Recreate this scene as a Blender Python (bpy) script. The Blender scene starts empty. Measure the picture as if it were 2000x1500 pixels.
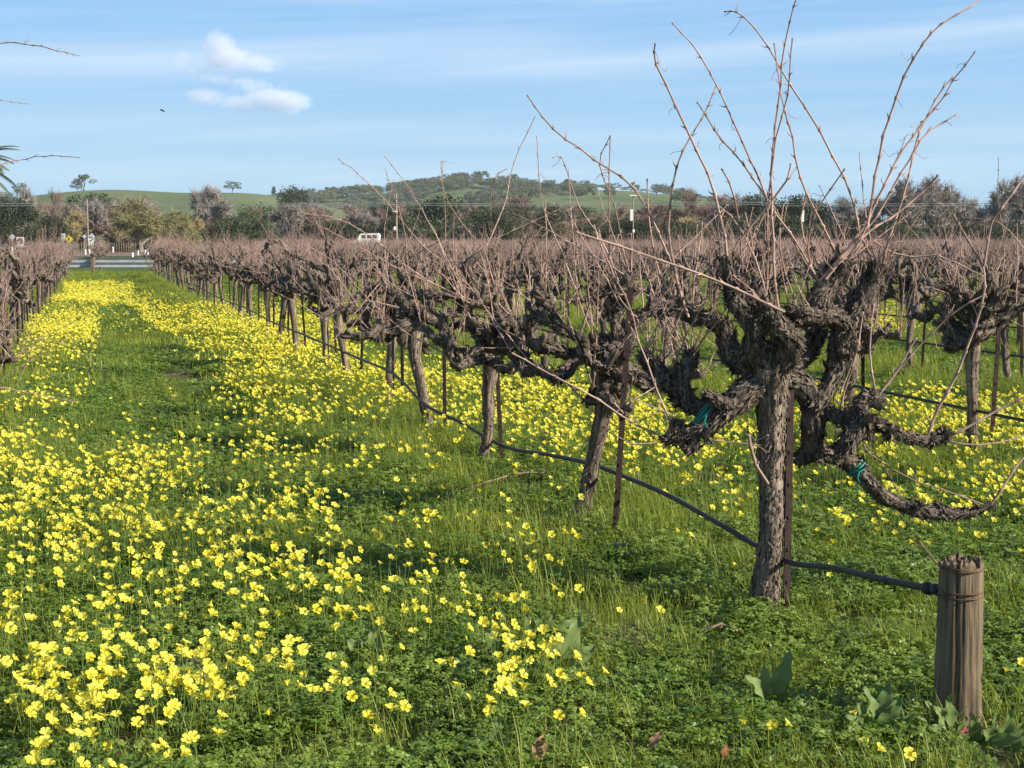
import bpy, math, random
import numpy as np
from mathutils import Vector, Matrix

# ------------------------------------------------------------------ camera, sky, sun, exposure
S = bpy.context.scene
COL = S.collection
F = 2890.0; H = 1.6; PITCH = math.atan(280 / F)
cam_d = bpy.data.cameras.new("camera"); cam = bpy.data.objects.new("camera", cam_d); COL.objects.link(cam)
cam.location = (0, 0, H); cam.rotation_euler = (math.pi / 2 - PITCH, 0, 0)
cam_d.sensor_width = 36; cam_d.lens = 36 * F / 2000; cam_d.clip_start = 0.05; cam_d.clip_end = 20000
S.camera = cam
SUN_EL = math.radians(29); SUN_AZ = math.radians(111)      # azimuth clockwise from +Y
SUN_STRENGTH = 5.0; SKY_STRENGTH = 0.066; EXPOSURE = 0.94
S.view_settings.view_transform = 'Standard'; S.view_settings.look = 'None'
S.view_settings.exposure = EXPOSURE; S.view_settings.gamma = 1; S.view_settings.use_curve_mapping = False
S.cycles.max_bounces = 6; S.cycles.diffuse_bounces = 3; S.cycles.transmission_bounces = 4
S.cycles.volume_bounces = 6; S.cycles.transparent_max_bounces = 8
S.cycles.use_denoising = True

sun_d = bpy.data.lights.new("sun", 'SUN'); sun = bpy.data.objects.new("sun", sun_d); COL.objects.link(sun)
sun_d.energy = SUN_STRENGTH; sun_d.angle = math.radians(0.53); sun_d.color = (1.0, 0.93, 0.80)
SUNDIR = Vector((math.sin(SUN_AZ) * math.cos(SUN_EL), math.cos(SUN_AZ) * math.cos(SUN_EL), math.sin(SUN_EL)))
sun.rotation_euler = SUNDIR.to_track_quat('Z', 'Y').to_euler()


class N:
    """tiny node-graph helper"""
    def __init__(self, nt): self.nt = nt
    def new(self, t, **kw):
        n = self.nt.nodes.new(t)
        for k, v in kw.items():
            if hasattr(n, k): setattr(n, k, v)
        return n
    def link(self, a, b): self.nt.links.new(a, b)
    def math(self, op, a, b=None, c=None, clamp=False):
        n = self.nt.nodes.new('ShaderNodeMath'); n.operation = op; n.use_clamp = clamp
        for i, v in enumerate((a, b, c)):
            if v is None: continue
            if isinstance(v, (int, float)): n.inputs[i].default_value = v
            else: self.link(v, n.inputs[i])
        return n.outputs[0]
    def noise(self, vec, scale, detail=4, rough=0.55, dist=0.0):
        n = self.nt.nodes.new('ShaderNodeTexNoise'); n.inputs['Scale'].default_value = scale
        n.inputs['Detail'].default_value = detail; n.inputs['Roughness'].default_value = rough
        n.inputs['Distortion'].default_value = dist
        if vec is not None: self.link(vec, n.inputs['Vector'])
        return n.outputs[0]
    def ramp(self, fac, stops):
        n = self.nt.nodes.new('ShaderNodeValToRGB'); e = n.color_ramp.elements
        while len(e) < len(stops): e.new(0.5)
        for el, (p, c) in zip(e, stops):
            el.position = p; el.color = (*c, 1) if len(c) == 3 else c
        self.link(fac, n.inputs[0]); return n.outputs[0]
    def mapping(self, vec, scale=(1, 1, 1), loc=(0, 0, 0), rot=(0, 0, 0)):
        n = self.nt.nodes.new('ShaderNodeMapping'); n.inputs['Scale'].default_value = scale
        n.inputs['Location'].default_value = loc; n.inputs['Rotation'].default_value = rot
        self.link(vec, n.inputs['Vector']); return n.outputs[0]
    def mix(self, fac, a, b, mode='MIX'):
        n = self.nt.nodes.new('ShaderNodeMix'); n.data_type = 'RGBA'; n.blend_type = mode
        for s, v in ((n.inputs[0], fac), (n.inputs[6], a), (n.inputs[7], b)):
            if isinstance(v, (int, float)): s.default_value = v
            elif isinstance(v, tuple): s.default_value = (*v, 1)
            else: self.link(v, s)
        return n.outputs[2]


world = bpy.data.worlds.new("World"); S.world = world; world.use_nodes = True
wt = world.node_tree; wt.nodes.clear(); w = N(wt)
sky = w.new('ShaderNodeTexSky'); sky.sky_type = 'NISHITA'; sky.sun_disc = False
sky.sun_elevation = SUN_EL; sky.sun_rotation = SUN_AZ
sky.air_density = 1.0; sky.dust_density = 0.35; sky.ozone_density = 2.2; sky.altitude = 30
tc = w.new('ShaderNodeTexCoord'); sx = w.new('ShaderNodeSeparateXYZ'); w.link(tc.outputs['Generated'], sx.inputs[0])
el = w.math('ARCSINE', sx.outputs[2]); az = w.math('ARCTAN2', sx.outputs[0], sx.outputs[1])
cb = w.new('ShaderNodeCombineXYZ'); w.link(az, cb.inputs[0]); w.link(w.math('ADD', el, w.math('MULTIPLY', az, -0.045)), cb.inputs[1])
st = w.noise(w.mapping(cb.outputs[0], (2.2, 26, 1)), 1.6, 5, 0.5, 0.4)
st2 = w.noise(w.mapping(cb.outputs[0], (5, 110, 1), (3, 1, 0)), 1.3, 4, 0.5, 0.2)
def band(e0, tilt, sig, amp, a0=None, a1=None, soft=0.06):
    d = w.math('SUBTRACT', w.math('SUBTRACT', el, e0), w.math('MULTIPLY', az, tilt))
    d = w.math('ADD', d, w.math('MULTIPLY', w.math('SUBTRACT', st, 0.5), 0.012))
    g = w.math('EXPONENT', w.math('MULTIPLY', w.math('MULTIPLY', d, d), -1 / (2 * sig * sig)))
    g = w.math('MULTIPLY', g, amp)
    if a0 is not None:
        mr = w.new('ShaderNodeMapRange'); mr.interpolation_type = 'SMOOTHSTEP'
        w.link(az, mr.inputs[0]); mr.inputs[1].default_value = a0 - soft; mr.inputs[2].default_value = a0 + soft
        g = w.math('MULTIPLY', g, mr.outputs[0])
    if a1 is not None:
        mr = w.new('ShaderNodeMapRange'); mr.interpolation_type = 'SMOOTHSTEP'
        w.link(az, mr.inputs[0]); mr.inputs[1].default_value = a1 + soft; mr.inputs[2].default_value = a1 - soft
        g = w.math('MULTIPLY', g, mr.outputs[0])
    return g
tot = band(0.166, -0.012, 0.0055, 0.50, None, 0.10, 0.2)
for b in ((0.127, 0.045, 0.0080, 0.42, None, 0.03), (0.1135, 0.060, 0.0065, 0.40, -0.02, None, 0.1), (0.070, -0.01, 0.006, 0.20),
          (0.045, 0.0, 0.007, 0.22), (0.205, 0.03, 0.02, 0.35), (0.30, -0.05, 0.03, 0.3)):
    tot = w.math('ADD', tot, band(*b))
tot = w.math('MULTIPLY', tot, w.math('ADD', 0.40, st))
tot = w.math('ADD', tot, w.math('MULTIPLY', w.math('SUBTRACT', st2, 0.42, None, True), 0.45), None, True)
lowm = w.new('ShaderNodeMapRange'); w.link(el, lowm.inputs[0]); lowm.inputs[1].default_value = 0.0; lowm.inputs[2].default_value = 0.9
lowm.inputs[3].default_value = 0.85; lowm.inputs[4].default_value = 0.15
hz = w.new('ShaderNodeMapRange'); w.link(el, hz.inputs[0]); hz.inputs[1].default_value = 0.0; hz.inputs[2].default_value = 0.16
clear = w.mix(hz.outputs[0], (3.0, 5.2, 7.2), (2.25, 4.6, 8.0))
skyc = w.mix(lowm.outputs[0], sky.outputs[0], clear)
cirrus = w.mix(tot, skyc, (6.4, 7.3, 8.4))
bg = w.new('ShaderNodeBackground'); bg.inputs[1].default_value = SKY_STRENGTH; w.link(cirrus, bg.inputs[0])
wo = w.new('ShaderNodeOutputWorld'); w.link(bg.outputs[0], wo.inputs[0])

# ------------------------------------------------------------------ geometry of the photograph
def ray(px, py):
    x = (px - 1000) / F; y = (750 - py) / F; c, s = math.cos(PITCH), math.sin(PITCH)
    return np.array([x, c + y * s, -s + y * c])
def P(px, py, Y): d = ray(px, py); return np.array([0, 0, H]) + d * (Y / d[1])
def G(px, py, z=0.0): d = ray(px, py); return np.array([0, 0, H]) + d * ((z - H) / d[2])
def proj(a):
    a = np.atleast_2d(a); c, s = math.cos(PITCH), math.sin(PITCH)
    q = a - np.array([0, 0, H]); f = q[:, 1] * c - q[:, 2] * s; u = q[:, 1] * s + q[:, 2] * c
    f = np.where(np.abs(f) < 1e-6, 1e-6, f)
    return np.stack([1000 + F * q[:, 0] / f, 750 - F * u / f, f], 1)
RD = np.array([182 - 1000, math.hypot(F, 280)]); RD = RD / np.linalg.norm(RD)     # direction of the vine rows
RN = np.array([RD[1], -RD[0]])
def RC(perp, along): return RN * perp + RD * along
ROWANG = math.atan2(RD[1], RD[0])

# ------------------------------------------------------------------ numpy helpers
def _hash(ix, iy, iz, seed):
    h = (ix * 374761393 + iy * 668265263 + iz * 1274126177 + seed * 974634777) & 0xFFFFFFFF
    h = ((h ^ (h >> 13)) * 1274126177) & 0xFFFFFFFF
    return ((h ^ (h >> 16)) & 0xFFFF) / 65535.0
def vnoise(p, seed=0):
    p = np.asarray(p, float); i = np.floor(p).astype(np.int64); f = p - i; f = f * f * (3 - 2 * f)
    r = 0
    for dx in (0, 1):
        wx = f[..., 0] if dx else 1 - f[..., 0]
        for dy in (0, 1):
            wy = f[..., 1] if dy else 1 - f[..., 1]
            for dz in (0, 1):
                wz = f[..., 2] if dz else 1 - f[..., 2]
                r = r + wx * wy * wz * _hash(i[..., 0] + dx, i[..., 1] + dy, i[..., 2] + dz, seed)
    return r
def fbm(p, seed=0, o=3):
    r = 0; a = 0.5; t = 0
    for k in range(o): r = r + a * vnoise(np.asarray(p) * 2 ** k, seed + k); t += a; a *= 0.5
    return r / t

class MB:
    """collects vertices and faces (quads / tris) and makes one mesh"""
    def __init__(self): self.v = []; self.f = []; self.bc = []; self.n = 0
    def add(self, v, f, bc=None):
        v = np.asarray(v, float).reshape(-1, 3); f = np.asarray(f, int)
        self.v.append(v); self.f.append(f + self.n); self.bc.append(v.copy() if bc is None else np.asarray(bc, float).reshape(-1, 3)); self.n += len(v)
    def box(self, c, s, rot=None):
        x = np.array([[i, j, k] for i in (-.5, .5) for j in (-.5, .5) for k in (-.5, .5)]) * np.array(s)
        if rot is not None: x = x @ np.array(Matrix.Rotation(rot, 3, 'Z')).T
        self.add(x + np.array(c), [[0, 1, 3, 2], [4, 6, 7, 5], [0, 4, 5, 1], [2, 3, 7, 6], [0, 2, 6, 4], [1, 5, 7, 3]])
    def mesh(self, name, mat, smooth=True):
        me = bpy.data.meshes.new(name)
        V = np.concatenate(self.v); me.vertices.add(len(V)); me.vertices.foreach_set('co', V.ravel())
        tot = np.concatenate([np.full(len(f), f.shape[1]) for f in self.f]); idx = np.concatenate([f.ravel() for f in self.f])
        me.loops.add(len(idx)); me.loops.foreach_set('vertex_index', idx.astype(np.int32))
        me.polygons.add(len(tot)); st = np.concatenate([[0], np.cumsum(tot)[:-1]])
        me.polygons.foreach_set('loop_start', st.astype(np.int32))
        try: me.polygons.foreach_set('loop_total', tot.astype(np.int32))
        except Exception: pass
        me.polygons.foreach_set('use_smooth', np.full(len(tot), smooth))
        at = me.attributes.new('bc', 'FLOAT_VECTOR', 'POINT'); at.data.foreach_set('vector', np.concatenate(self.bc).ravel().astype(np.float32))
        me.update(calc_edges=True); me.validate()
        me.materials.append(mat)
        return me

def unit(a): return a / (np.linalg.norm(a, axis=-1, keepdims=True) + 1e-12)
def catmull(pts, n):
    p = np.asarray(pts, float); p = np.vstack([2 * p[0] - p[1], p, 2 * p[-1] - p[-2]])
    t = np.linspace(0, len(p) - 3 - 1e-9, n); i = t.astype(int); f = (t - i)[:, None]
    a, b, c, d = p[i], p[i + 1], p[i + 2], p[i + 3]
    return 0.5 * (2 * b + (c - a) * f + (2 * a - 5 * b + 4 * c - d) * f ** 2 + (3 * b - a - 3 * c + d) * f ** 3)
def frames(p):
    t = unit(np.gradient(p, axis=0)); r = np.zeros_like(p); a = np.array([0.3, 0.9, 0.2]) if abs(t[0][2]) > 0.8 else np.array([0, 0, 1.0])
    u = a - t[0] * a.dot(t[0]); u /= np.linalg.norm(u)
    for i in range(len(p)):
        u = u - t[i] * u.dot(t[i]); u /= np.linalg.norm(u) + 1e-12; r[i] = u
    return t, r, np.cross(t, r)
def ring_tube(mb, p, rad, sides, disp=None, cap=True, seed=0):
    """p: (n,3) path, rad: (n,); disp(bc, ang, L)->factor"""
    n = len(p); t, u, v = frames(p)
    a = np.linspace(0, 2 * math.pi, sides, endpoint=False)
    L = np.concatenate([[0], np.cumsum(np.linalg.norm(np.diff(p, axis=0), axis=1))])
    nr = u[:, None] * np.cos(a)[None, :, None] + v[:, None] * np.sin(a)[None, :, None]
    bc = np.stack([np.cos(a)[None] * np.full((n, 1), 0.05), np.sin(a)[None] * np.full((n, 1), 0.05), np.repeat(L[:, None], sides, 1)], -1) + seed * 3.7
    R = np.repeat(np.asarray(rad, float)[:, None], sides, 1)
    if disp is not None: R = R * disp(bc)
    V = p[:, None] + nr * R[..., None]
    i = np.arange(n - 1)[:, None] * sides; j = np.arange(sides)[None]; j2 = (j + 1) % sides
    f = np.stack([i + j, i + j2, i + sides + j2, i + sides + j], -1).reshape(-1, 4)
    mb.add(V, f, bc)
    if cap:
        k = mb.n; mb.add(np.array([p[-1] + t[-1] * rad[-1] * 0.6]), np.zeros((0, 3), int), bc[-1, :1])
        b = k - sides
        mb.f.append(np.array([[b + q, b + (q + 1) % sides, k] for q in range(sides)]))
    return V, nr, t
def smooth_tube(mb, pts, rads, sides, seg, disp=None, seed=0):
    pts = np.asarray(pts, float); L = np.linalg.norm(np.diff(pts, axis=0), axis=1).sum()
    n = max(4, int(L / seg)); p = catmull(pts, n)
    r = np.interp(np.linspace(0, 1, n), np.linspace(0, 1, len(rads)), rads)
    return ring_tube(mb, p, r, sides, disp, True, seed)

def gnarl(lump, ridge, seed):
    def d(bc):
        q = bc * np.array([1, 1, 1.0])
        a = (fbm(q * 13, seed, 3) - 0.5) * 2 * lump
        b = (fbm(bc * np.array([110, 110, 9]) + 50, seed + 9, 2) - 0.5) * 2 * ridge
        return 1 + a + b
    return d
def flakes(mb, V, nr, t, n, rng, size=1.0):
    """loose strips of peeling bark on a tube"""
    a, s = V.shape[:2]
    if n <= 0 or a < 4: return
    i = rng.integers(0, a - 2, n); j = rng.integers(0, s, n)
    o = V[i, j]; nn = nr[i, j]; tt = t[i]; side = np.cross(tt, nn)
    tw = rng.normal(0, 0.35, (n, 1)); tt = unit(tt + side * tw); side = np.cross(tt, nn)
    ln = rng.uniform(0.012, 0.045, (n, 1)) * size; wd = rng.uniform(0.002, 0.006, (n, 1)) * size; sg = rng.choice([-1, 1], (n, 1))
    lift = rng.uniform(0.001, 0.011, (n, 1)) * size
    o = o + nn * 0.001
    m = o + tt * ln * 0.5 * sg + nn * lift * 0.45; e = o + tt * ln * sg + nn * lift + side * rng.normal(0, 0.004, (n, 1)) * size
    q = np.stack([o - side * wd, o + side * wd, m + side * wd, m - side * wd, e + side * wd * 0.3, e - side * wd * 0.3], 1)
    k = np.arange(n)[:, None] * 6
    f = np.concatenate([k + np.array([[0, 1, 2, 3]]), k + np.array([[3, 2, 4, 5]])])
    mb.add(q, f, q * np.array([1, 1, 1]) * 2)

# ------------------------------------------------------------------ object helpers
def link(name, data=None, parent=None, loc=None, rot=None, scl=None, label=None, cat=None, group=None, kind=None):
    o = bpy.data.objects.new(name, data); COL.objects.link(o)
    if parent is not None: o.parent = parent
    if loc is not None: o.location = tuple(float(x) for x in loc)
    if rot is not None: o.rotation_euler = rot
    if scl is not None: o.scale = scl if hasattr(scl, '__len__') else (scl,) * 3
    for k, v in (('label', label), ('category', cat), ('group', group), ('kind', kind)):
        if v: o[k] = v
    return o

# ------------------------------------------------------------------ materials
def mat(name):
    m = bpy.data.materials.new(name); m.use_nodes = True; nt = m.node_tree; nt.nodes.clear(); n = N(nt)
    b = n.new('ShaderNodeBsdfPrincipled'); o = n.new('ShaderNodeOutputMaterial'); n.link(b.outputs[0], o.inputs[0])
    b.inputs['Specular IOR Level'].default_value = 0.25
    return m, n, b, o
def plain(name, col, rough=0.7, metal=0.0, var=0.25, scale=6.0, bump=0.0):
    m, n, b, o = mat(name); t = n.new('ShaderNodeTexCoord')
    f = n.noise(t.outputs['Object'], scale, 5)
    c = n.ramp(f, [(0.25, tuple(x * (1 - var) for x in col)), (0.75, tuple(min(1, x * (1 + var)) for x in col))])
    n.link(c, b.inputs['Base Color']); b.inputs['Roughness'].default_value = rough; b.inputs['Metallic'].default_value = metal
    if bump:
        bp = n.new('ShaderNodeBump'); bp.inputs['Strength'].default_value = bump; bp.inputs['Distance'].default_value = 0.01
        n.link(f, bp.inputs['Height']); n.link(bp.outputs[0], b.inputs['Normal'])
    return m
def leafy(name, c1, c2, trans=0.35, rough=0.5, spec=0.3, tcol=None, scale=7.0, patch=None):
    """thin vegetation: diffuse + translucent, colour varies per instance and in broad patches"""
    m, n, b, o = mat(name)
    oi = n.new('ShaderNodeObjectInfo'); g = n.new('ShaderNodeNewGeometry')
    nz = n.noise(g.outputs['Position'], scale, 3)
    r = n.math('ADD', n.math('MULTIPLY', oi.outputs['Random'], 0.5), n.math('MULTIPLY', n.math('SUBTRACT', nz, 0.25), 1.0))
    col = n.ramp(r, [(0.1, c1), (0.85, c2)])
    if patch:
        pn = n.noise(g.outputs['Position'], patch[0], 3)
        mr = n.new('ShaderNodeMapRange'); n.link(pn, mr.inputs[0]); mr.inputs[1].default_value = 0.45; mr.inputs[2].default_value = 0.6
        col = n.mix(n.math('MULTIPLY', mr.outputs[0], patch[2]), col, patch[1])
    n.link(col, b.inputs['Base Color']); b.inputs['Roughness'].default_value = rough; b.inputs['Specular IOR Level'].default_value = spec
    tr = n.new('ShaderNodeBsdfTranslucent'); n.link(col if tcol is None else n.mix(0.5, col, tcol), tr.inputs[0])
    ms = n.new('ShaderNodeMixShader'); ms.inputs[0].default_value = trans
    n.link(b.outputs[0], ms.inputs[1]); n.link(tr.outputs[0], ms.inputs[2]); n.link(ms.outputs[0], o.inputs[0])
    return m
def bark_mat(name, dark, mid, light, zs=4.0, bs=1.0, moss=None):
    m, n, b, o = mat(name); at = n.new('ShaderNodeAttribute'); at.attribute_name = 'bc'
    v = n.mapping(at.outputs['Vector'], (60, 60, zs)); f = n.noise(v, 1.0, 6, 0.65, 0.6)
    v2 = n.mapping(at.outputs['Vector'], (14, 14, 5)); f2 = n.noise(v2, 1.0, 4, 0.6)
    x = n.math('ADD', n.math('MULTIPLY', f, 0.75), n.math('MULTIPLY', f2, 0.35))
    c = n.ramp(x, [(0.36, dark), (0.50, mid), (0.66, light)])
    if moss: c = n.mix(n.math('MULTIPLY', n.math('SUBTRACT', f2, 0.55, None, True), 2.0, None, True), c, moss)
    n.link(c, b.inputs['Base Color']); b.inputs['Roughness'].default_value = 0.92; b.inputs['Specular IOR Level'].default_value = 0.12
    bp = n.new('ShaderNodeBump'); bp.inputs['Strength'].default_value = bs; bp.inputs['Distance'].default_value = 0.006
    n.link(f, bp.inputs['Height']); n.link(bp.outputs[0], b.inputs['Normal'])
    return m
M = {}
M['bark'] = bark_mat('vine_bark', (0.012, 0.010, 0.009), (0.045, 0.036, 0.030), (0.25, 0.195, 0.15))  # dark and mid stops lowered to paint deeper shade into the bark colour
M['trunkbark'] = bark_mat('vine_trunk_bark', (0.016, 0.012, 0.010), (0.085, 0.064, 0.049), (0.31, 0.24, 0.18), 2.2)
M['cane'] = bark_mat('cane_bark', (0.11, 0.06, 0.048), (0.26, 0.155, 0.12), (0.54, 0.39, 0.32), 6.0, 0.3)
M['canedark'] = bark_mat('dark_cane_bark', (0.10, 0.06, 0.045), (0.22, 0.14, 0.105), (0.36, 0.26, 0.20), 6.0, 0.3)
M['canefar'] = bark_mat('far_cane_bark', (0.13, 0.078, 0.066), (0.25, 0.16, 0.135), (0.40, 0.285, 0.245), 6.0, 0.2)
M['tree'] = bark_mat('tree_bark', (0.06, 0.05, 0.042), (0.15, 0.125, 0.105), (0.32, 0.28, 0.24), 1.0)
M['rust'] = plain('rusty_steel', (0.042, 0.025, 0.022), 0.85, 0.1, 0.45, 25, 0.3)
M['hose'] = plain('black_poly_hose', (0.035, 0.034, 0.036), 0.55, 0, 0.3, 30)
M['wire'] = plain('rusty_wire', (0.13, 0.07, 0.05), 0.7, 0.4, 0.3, 40)
M['tie'] = plain('green_tie_tape', (0.012, 0.22, 0.17), 0.45, 0, 0.3, 60)
M['grass'] = leafy('grass_blades', (0.145, 0.19, 0.02), (0.30, 0.335, 0.058), 0.40, 0.5, 0.3, (0.32, 0.38, 0.02), 4.0)
M['clover'] = leafy('sorrel_leaves', (0.08, 0.145, 0.018), (0.20, 0.27, 0.042), 0.34, 0.45, 0.35, (0.24, 0.33, 0.015), 9.0)
M['petal'] = leafy('yellow_petals', (0.62, 0.50, 0.02), (0.84, 0.78, 0.12), 0.35, 0.5, 0.2, (0.9, 0.78, 0.03), 30)
M['stem'] = leafy('flower_stems', (0.12, 0.20, 0.04), (0.22, 0.32, 0.08), 0.3, 0.5, 0.3, None, 20)
M['dock'] = leafy('dock_leaf', (0.10, 0.155, 0.040), (0.19, 0.24, 0.075), 0.28, 0.55, 0.3, (0.15, 0.27, 0.05), 14)
M['redleaf'] = plain('red_leaf', (0.30, 0.07, 0.045), 0.6, 0, 0.3, 60)
M['dryleaf'] = plain('dry_leaf', (0.26, 0.15, 0.075), 0.7, 0, 0.3, 60)

# ground: soil with a green film, drier patches
def ground_mat():
    m, n, b, o = mat('soil_and_low_green'); g = n.new('ShaderNodeNewGeometry')
    a = n.noise(g.outputs['Position'], 0.9, 6, 0.6); s = n.noise(g.outputs['Position'], 22, 6, 0.7)
    soil = n.ramp(s, [(0.3, (0.035, 0.024, 0.014)), (0.5, (0.10, 0.075, 0.04)), (0.7, (0.16, 0.12, 0.07))])
    grn = n.ramp(s, [(0.3, (0.03, 0.065, 0.012)), (0.7, (0.085, 0.14, 0.028))])
    sep = n.new('ShaderNodeSeparateXYZ'); n.link(g.outputs['Position'], sep.inputs[0])
    far = n.new('ShaderNodeMapRange'); n.link(sep.outputs[1], far.inputs[0]); far.inputs[1].default_value = 12; far.inputs[2].default_value = 40
    f = n.math('ADD', n.math('MULTIPLY', n.math('SUBTRACT', a, 0.40), 4.0, None, True), n.math('MULTIPLY', far.outputs[0], 0.6), None, True)
    n.link(n.mix(f, soil, grn), b.inputs['Base Color']); b.inputs['Roughness'].default_value = 0.95
    bp = n.new('ShaderNodeBump'); bp.inputs['Strength'].default_value = 0.9; bp.inputs['Distance'].default_value = 0.03
    n.link(s, bp.inputs['Height']); n.link(bp.outputs[0], b.inputs['Normal'])
    return m
M['ground'] = ground_mat()

# ------------------------------------------------------------------ ground sheet
def relief(x, y):
    p = np.stack([np.asarray(x, float), np.asarray(y, float), np.zeros_like(np.asarray(x, float))], -1)
    k = np.clip((70 - p[..., 1]) / 20, 0, 1)
    return ((fbm(p * 0.9, 5, 3) - 0.5) * 0.05) * k
def build_ground():
    mb = MB()
    ys = np.concatenate([np.linspace(-60, 2, 12), np.linspace(2.3, 16, 110), np.linspace(16.5, 75, 80), np.geomspace(78, 2300, 40)])
    u = np.linspace(-1, 1, 120)
    X = np.sign(u) * np.abs(u) ** 1.0
    V = []
    for y in ys:
        half = 60 + max(y, 0) * 1.6
        ux = np.sign(u) * (0.12 * np.abs(u) + 0.88 * np.abs(u) ** 3)
        x = ux * half; V.append(np.stack([x, np.full_like(x, y), relief(x, np.full_like(x, y))], -1))
    V = np.array(V); a, b = V.shape[:2]
    i = np.arange(a - 1)[:, None] * b; j = np.arange(b - 1)[None]
    mb.add(V, np.stack([i + j, i + j + 1, i + b + j + 1, i + b + j], -1).reshape(-1, 4))
    link('ground', mb.mesh('ground', M['ground']), kind='structure')
build_ground()

# ------------------------------------------------------------------ the vine builder
def cane_pts(rng, p0, d0, length, up=0.25, droop=0.0, wob=0.10, step=0.09):
    n = max(3, int(length / step)); p = [np.array(p0, float)]; d = unit(np.array(d0, float)); s = 1
    for k in range(n):
        d = unit(d + np.array([0, 0, up * 0.12 - droop * 0.12 * k / n]) + rng.normal(0, wob * 0.6, 3) * 0.5)
        side = unit(np.cross(d, [0.3, 0.2, 1])); s = -s
        p.append(p[-1] + (d + side * s * 0.05) * step)
    return np.array(p)
def add_cane(mb, pts, r0, r1, sides=5, nodes=True, rng=None, seed=0, resample=None):
    pts = np.asarray(pts, float)
    if resample:
        L = np.linalg.norm(np.diff(pts, axis=0), axis=1).sum(); n = max(4, int(L / resample)); pts = catmull(pts, n)
        if rng is not None: pts[1:-1] += rng.normal(0, 0.0028, (n - 2, 3))
    n = len(pts)
    if nodes:
        q = [pts[0]]; r = [r0]
        for i in range(1, n):
            d = unit(pts[i] - pts[i - 1]); rr = r0 + (r1 - r0) * i / (n - 1); L = np.linalg.norm(pts[i] - pts[i - 1])
            e = min(0.011, L * 0.25)
            q += [pts[i] - d * e, pts[i]]; r += [rr, rr * 1.55 + .0008]
            if i < n - 1: q.append(pts[i] + unit(pts[i + 1] - pts[i]) * e); r.append(rr * 0.98)
        ring_tube(mb, np.array(q), np.array(r), sides, None, True, seed)
        if rng is not None:       # buds, cut stubs, tendrils
            for i in range(1, n - 1):
                d = unit(pts[i + 1] - pts[i]); s = unit(np.cross(d, rng.normal(0, 1, 3))); rr = r0 + (r1 - r0) * i / (n - 1)
                L = rng.uniform(0.012, 0.028)
                ring_tube(mb, np.array([pts[i], pts[i] + (s + d * 0.6) * L * 0.6, pts[i] + (s + d) * L]), np.array([rr * 0.9, rr * 0.6, rr * 0.25]), 4)
                if rng.random() < 0.30:
                    m = int(rng.integers(7, 14)); t = np.linspace(0, 1, m)[:, None]; s2 = np.cross(d, s); cr = rng.uniform(0.3, 1.6)
                    tp = pts[i] + s * t * rng.uniform(0.04, 0.09) + (s2 * np.sin(t * 5 * cr) + np.array([0, 0, -1]) * (1 - np.cos(t * 4 * cr))) * 0.018 * t
                    ring_tube(mb, tp, np.full(m, 0.0012), 3)
    else:
        ring_tube(mb, pts, np.linspace(r0, r1, n), sides, None, False, seed)

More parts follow.
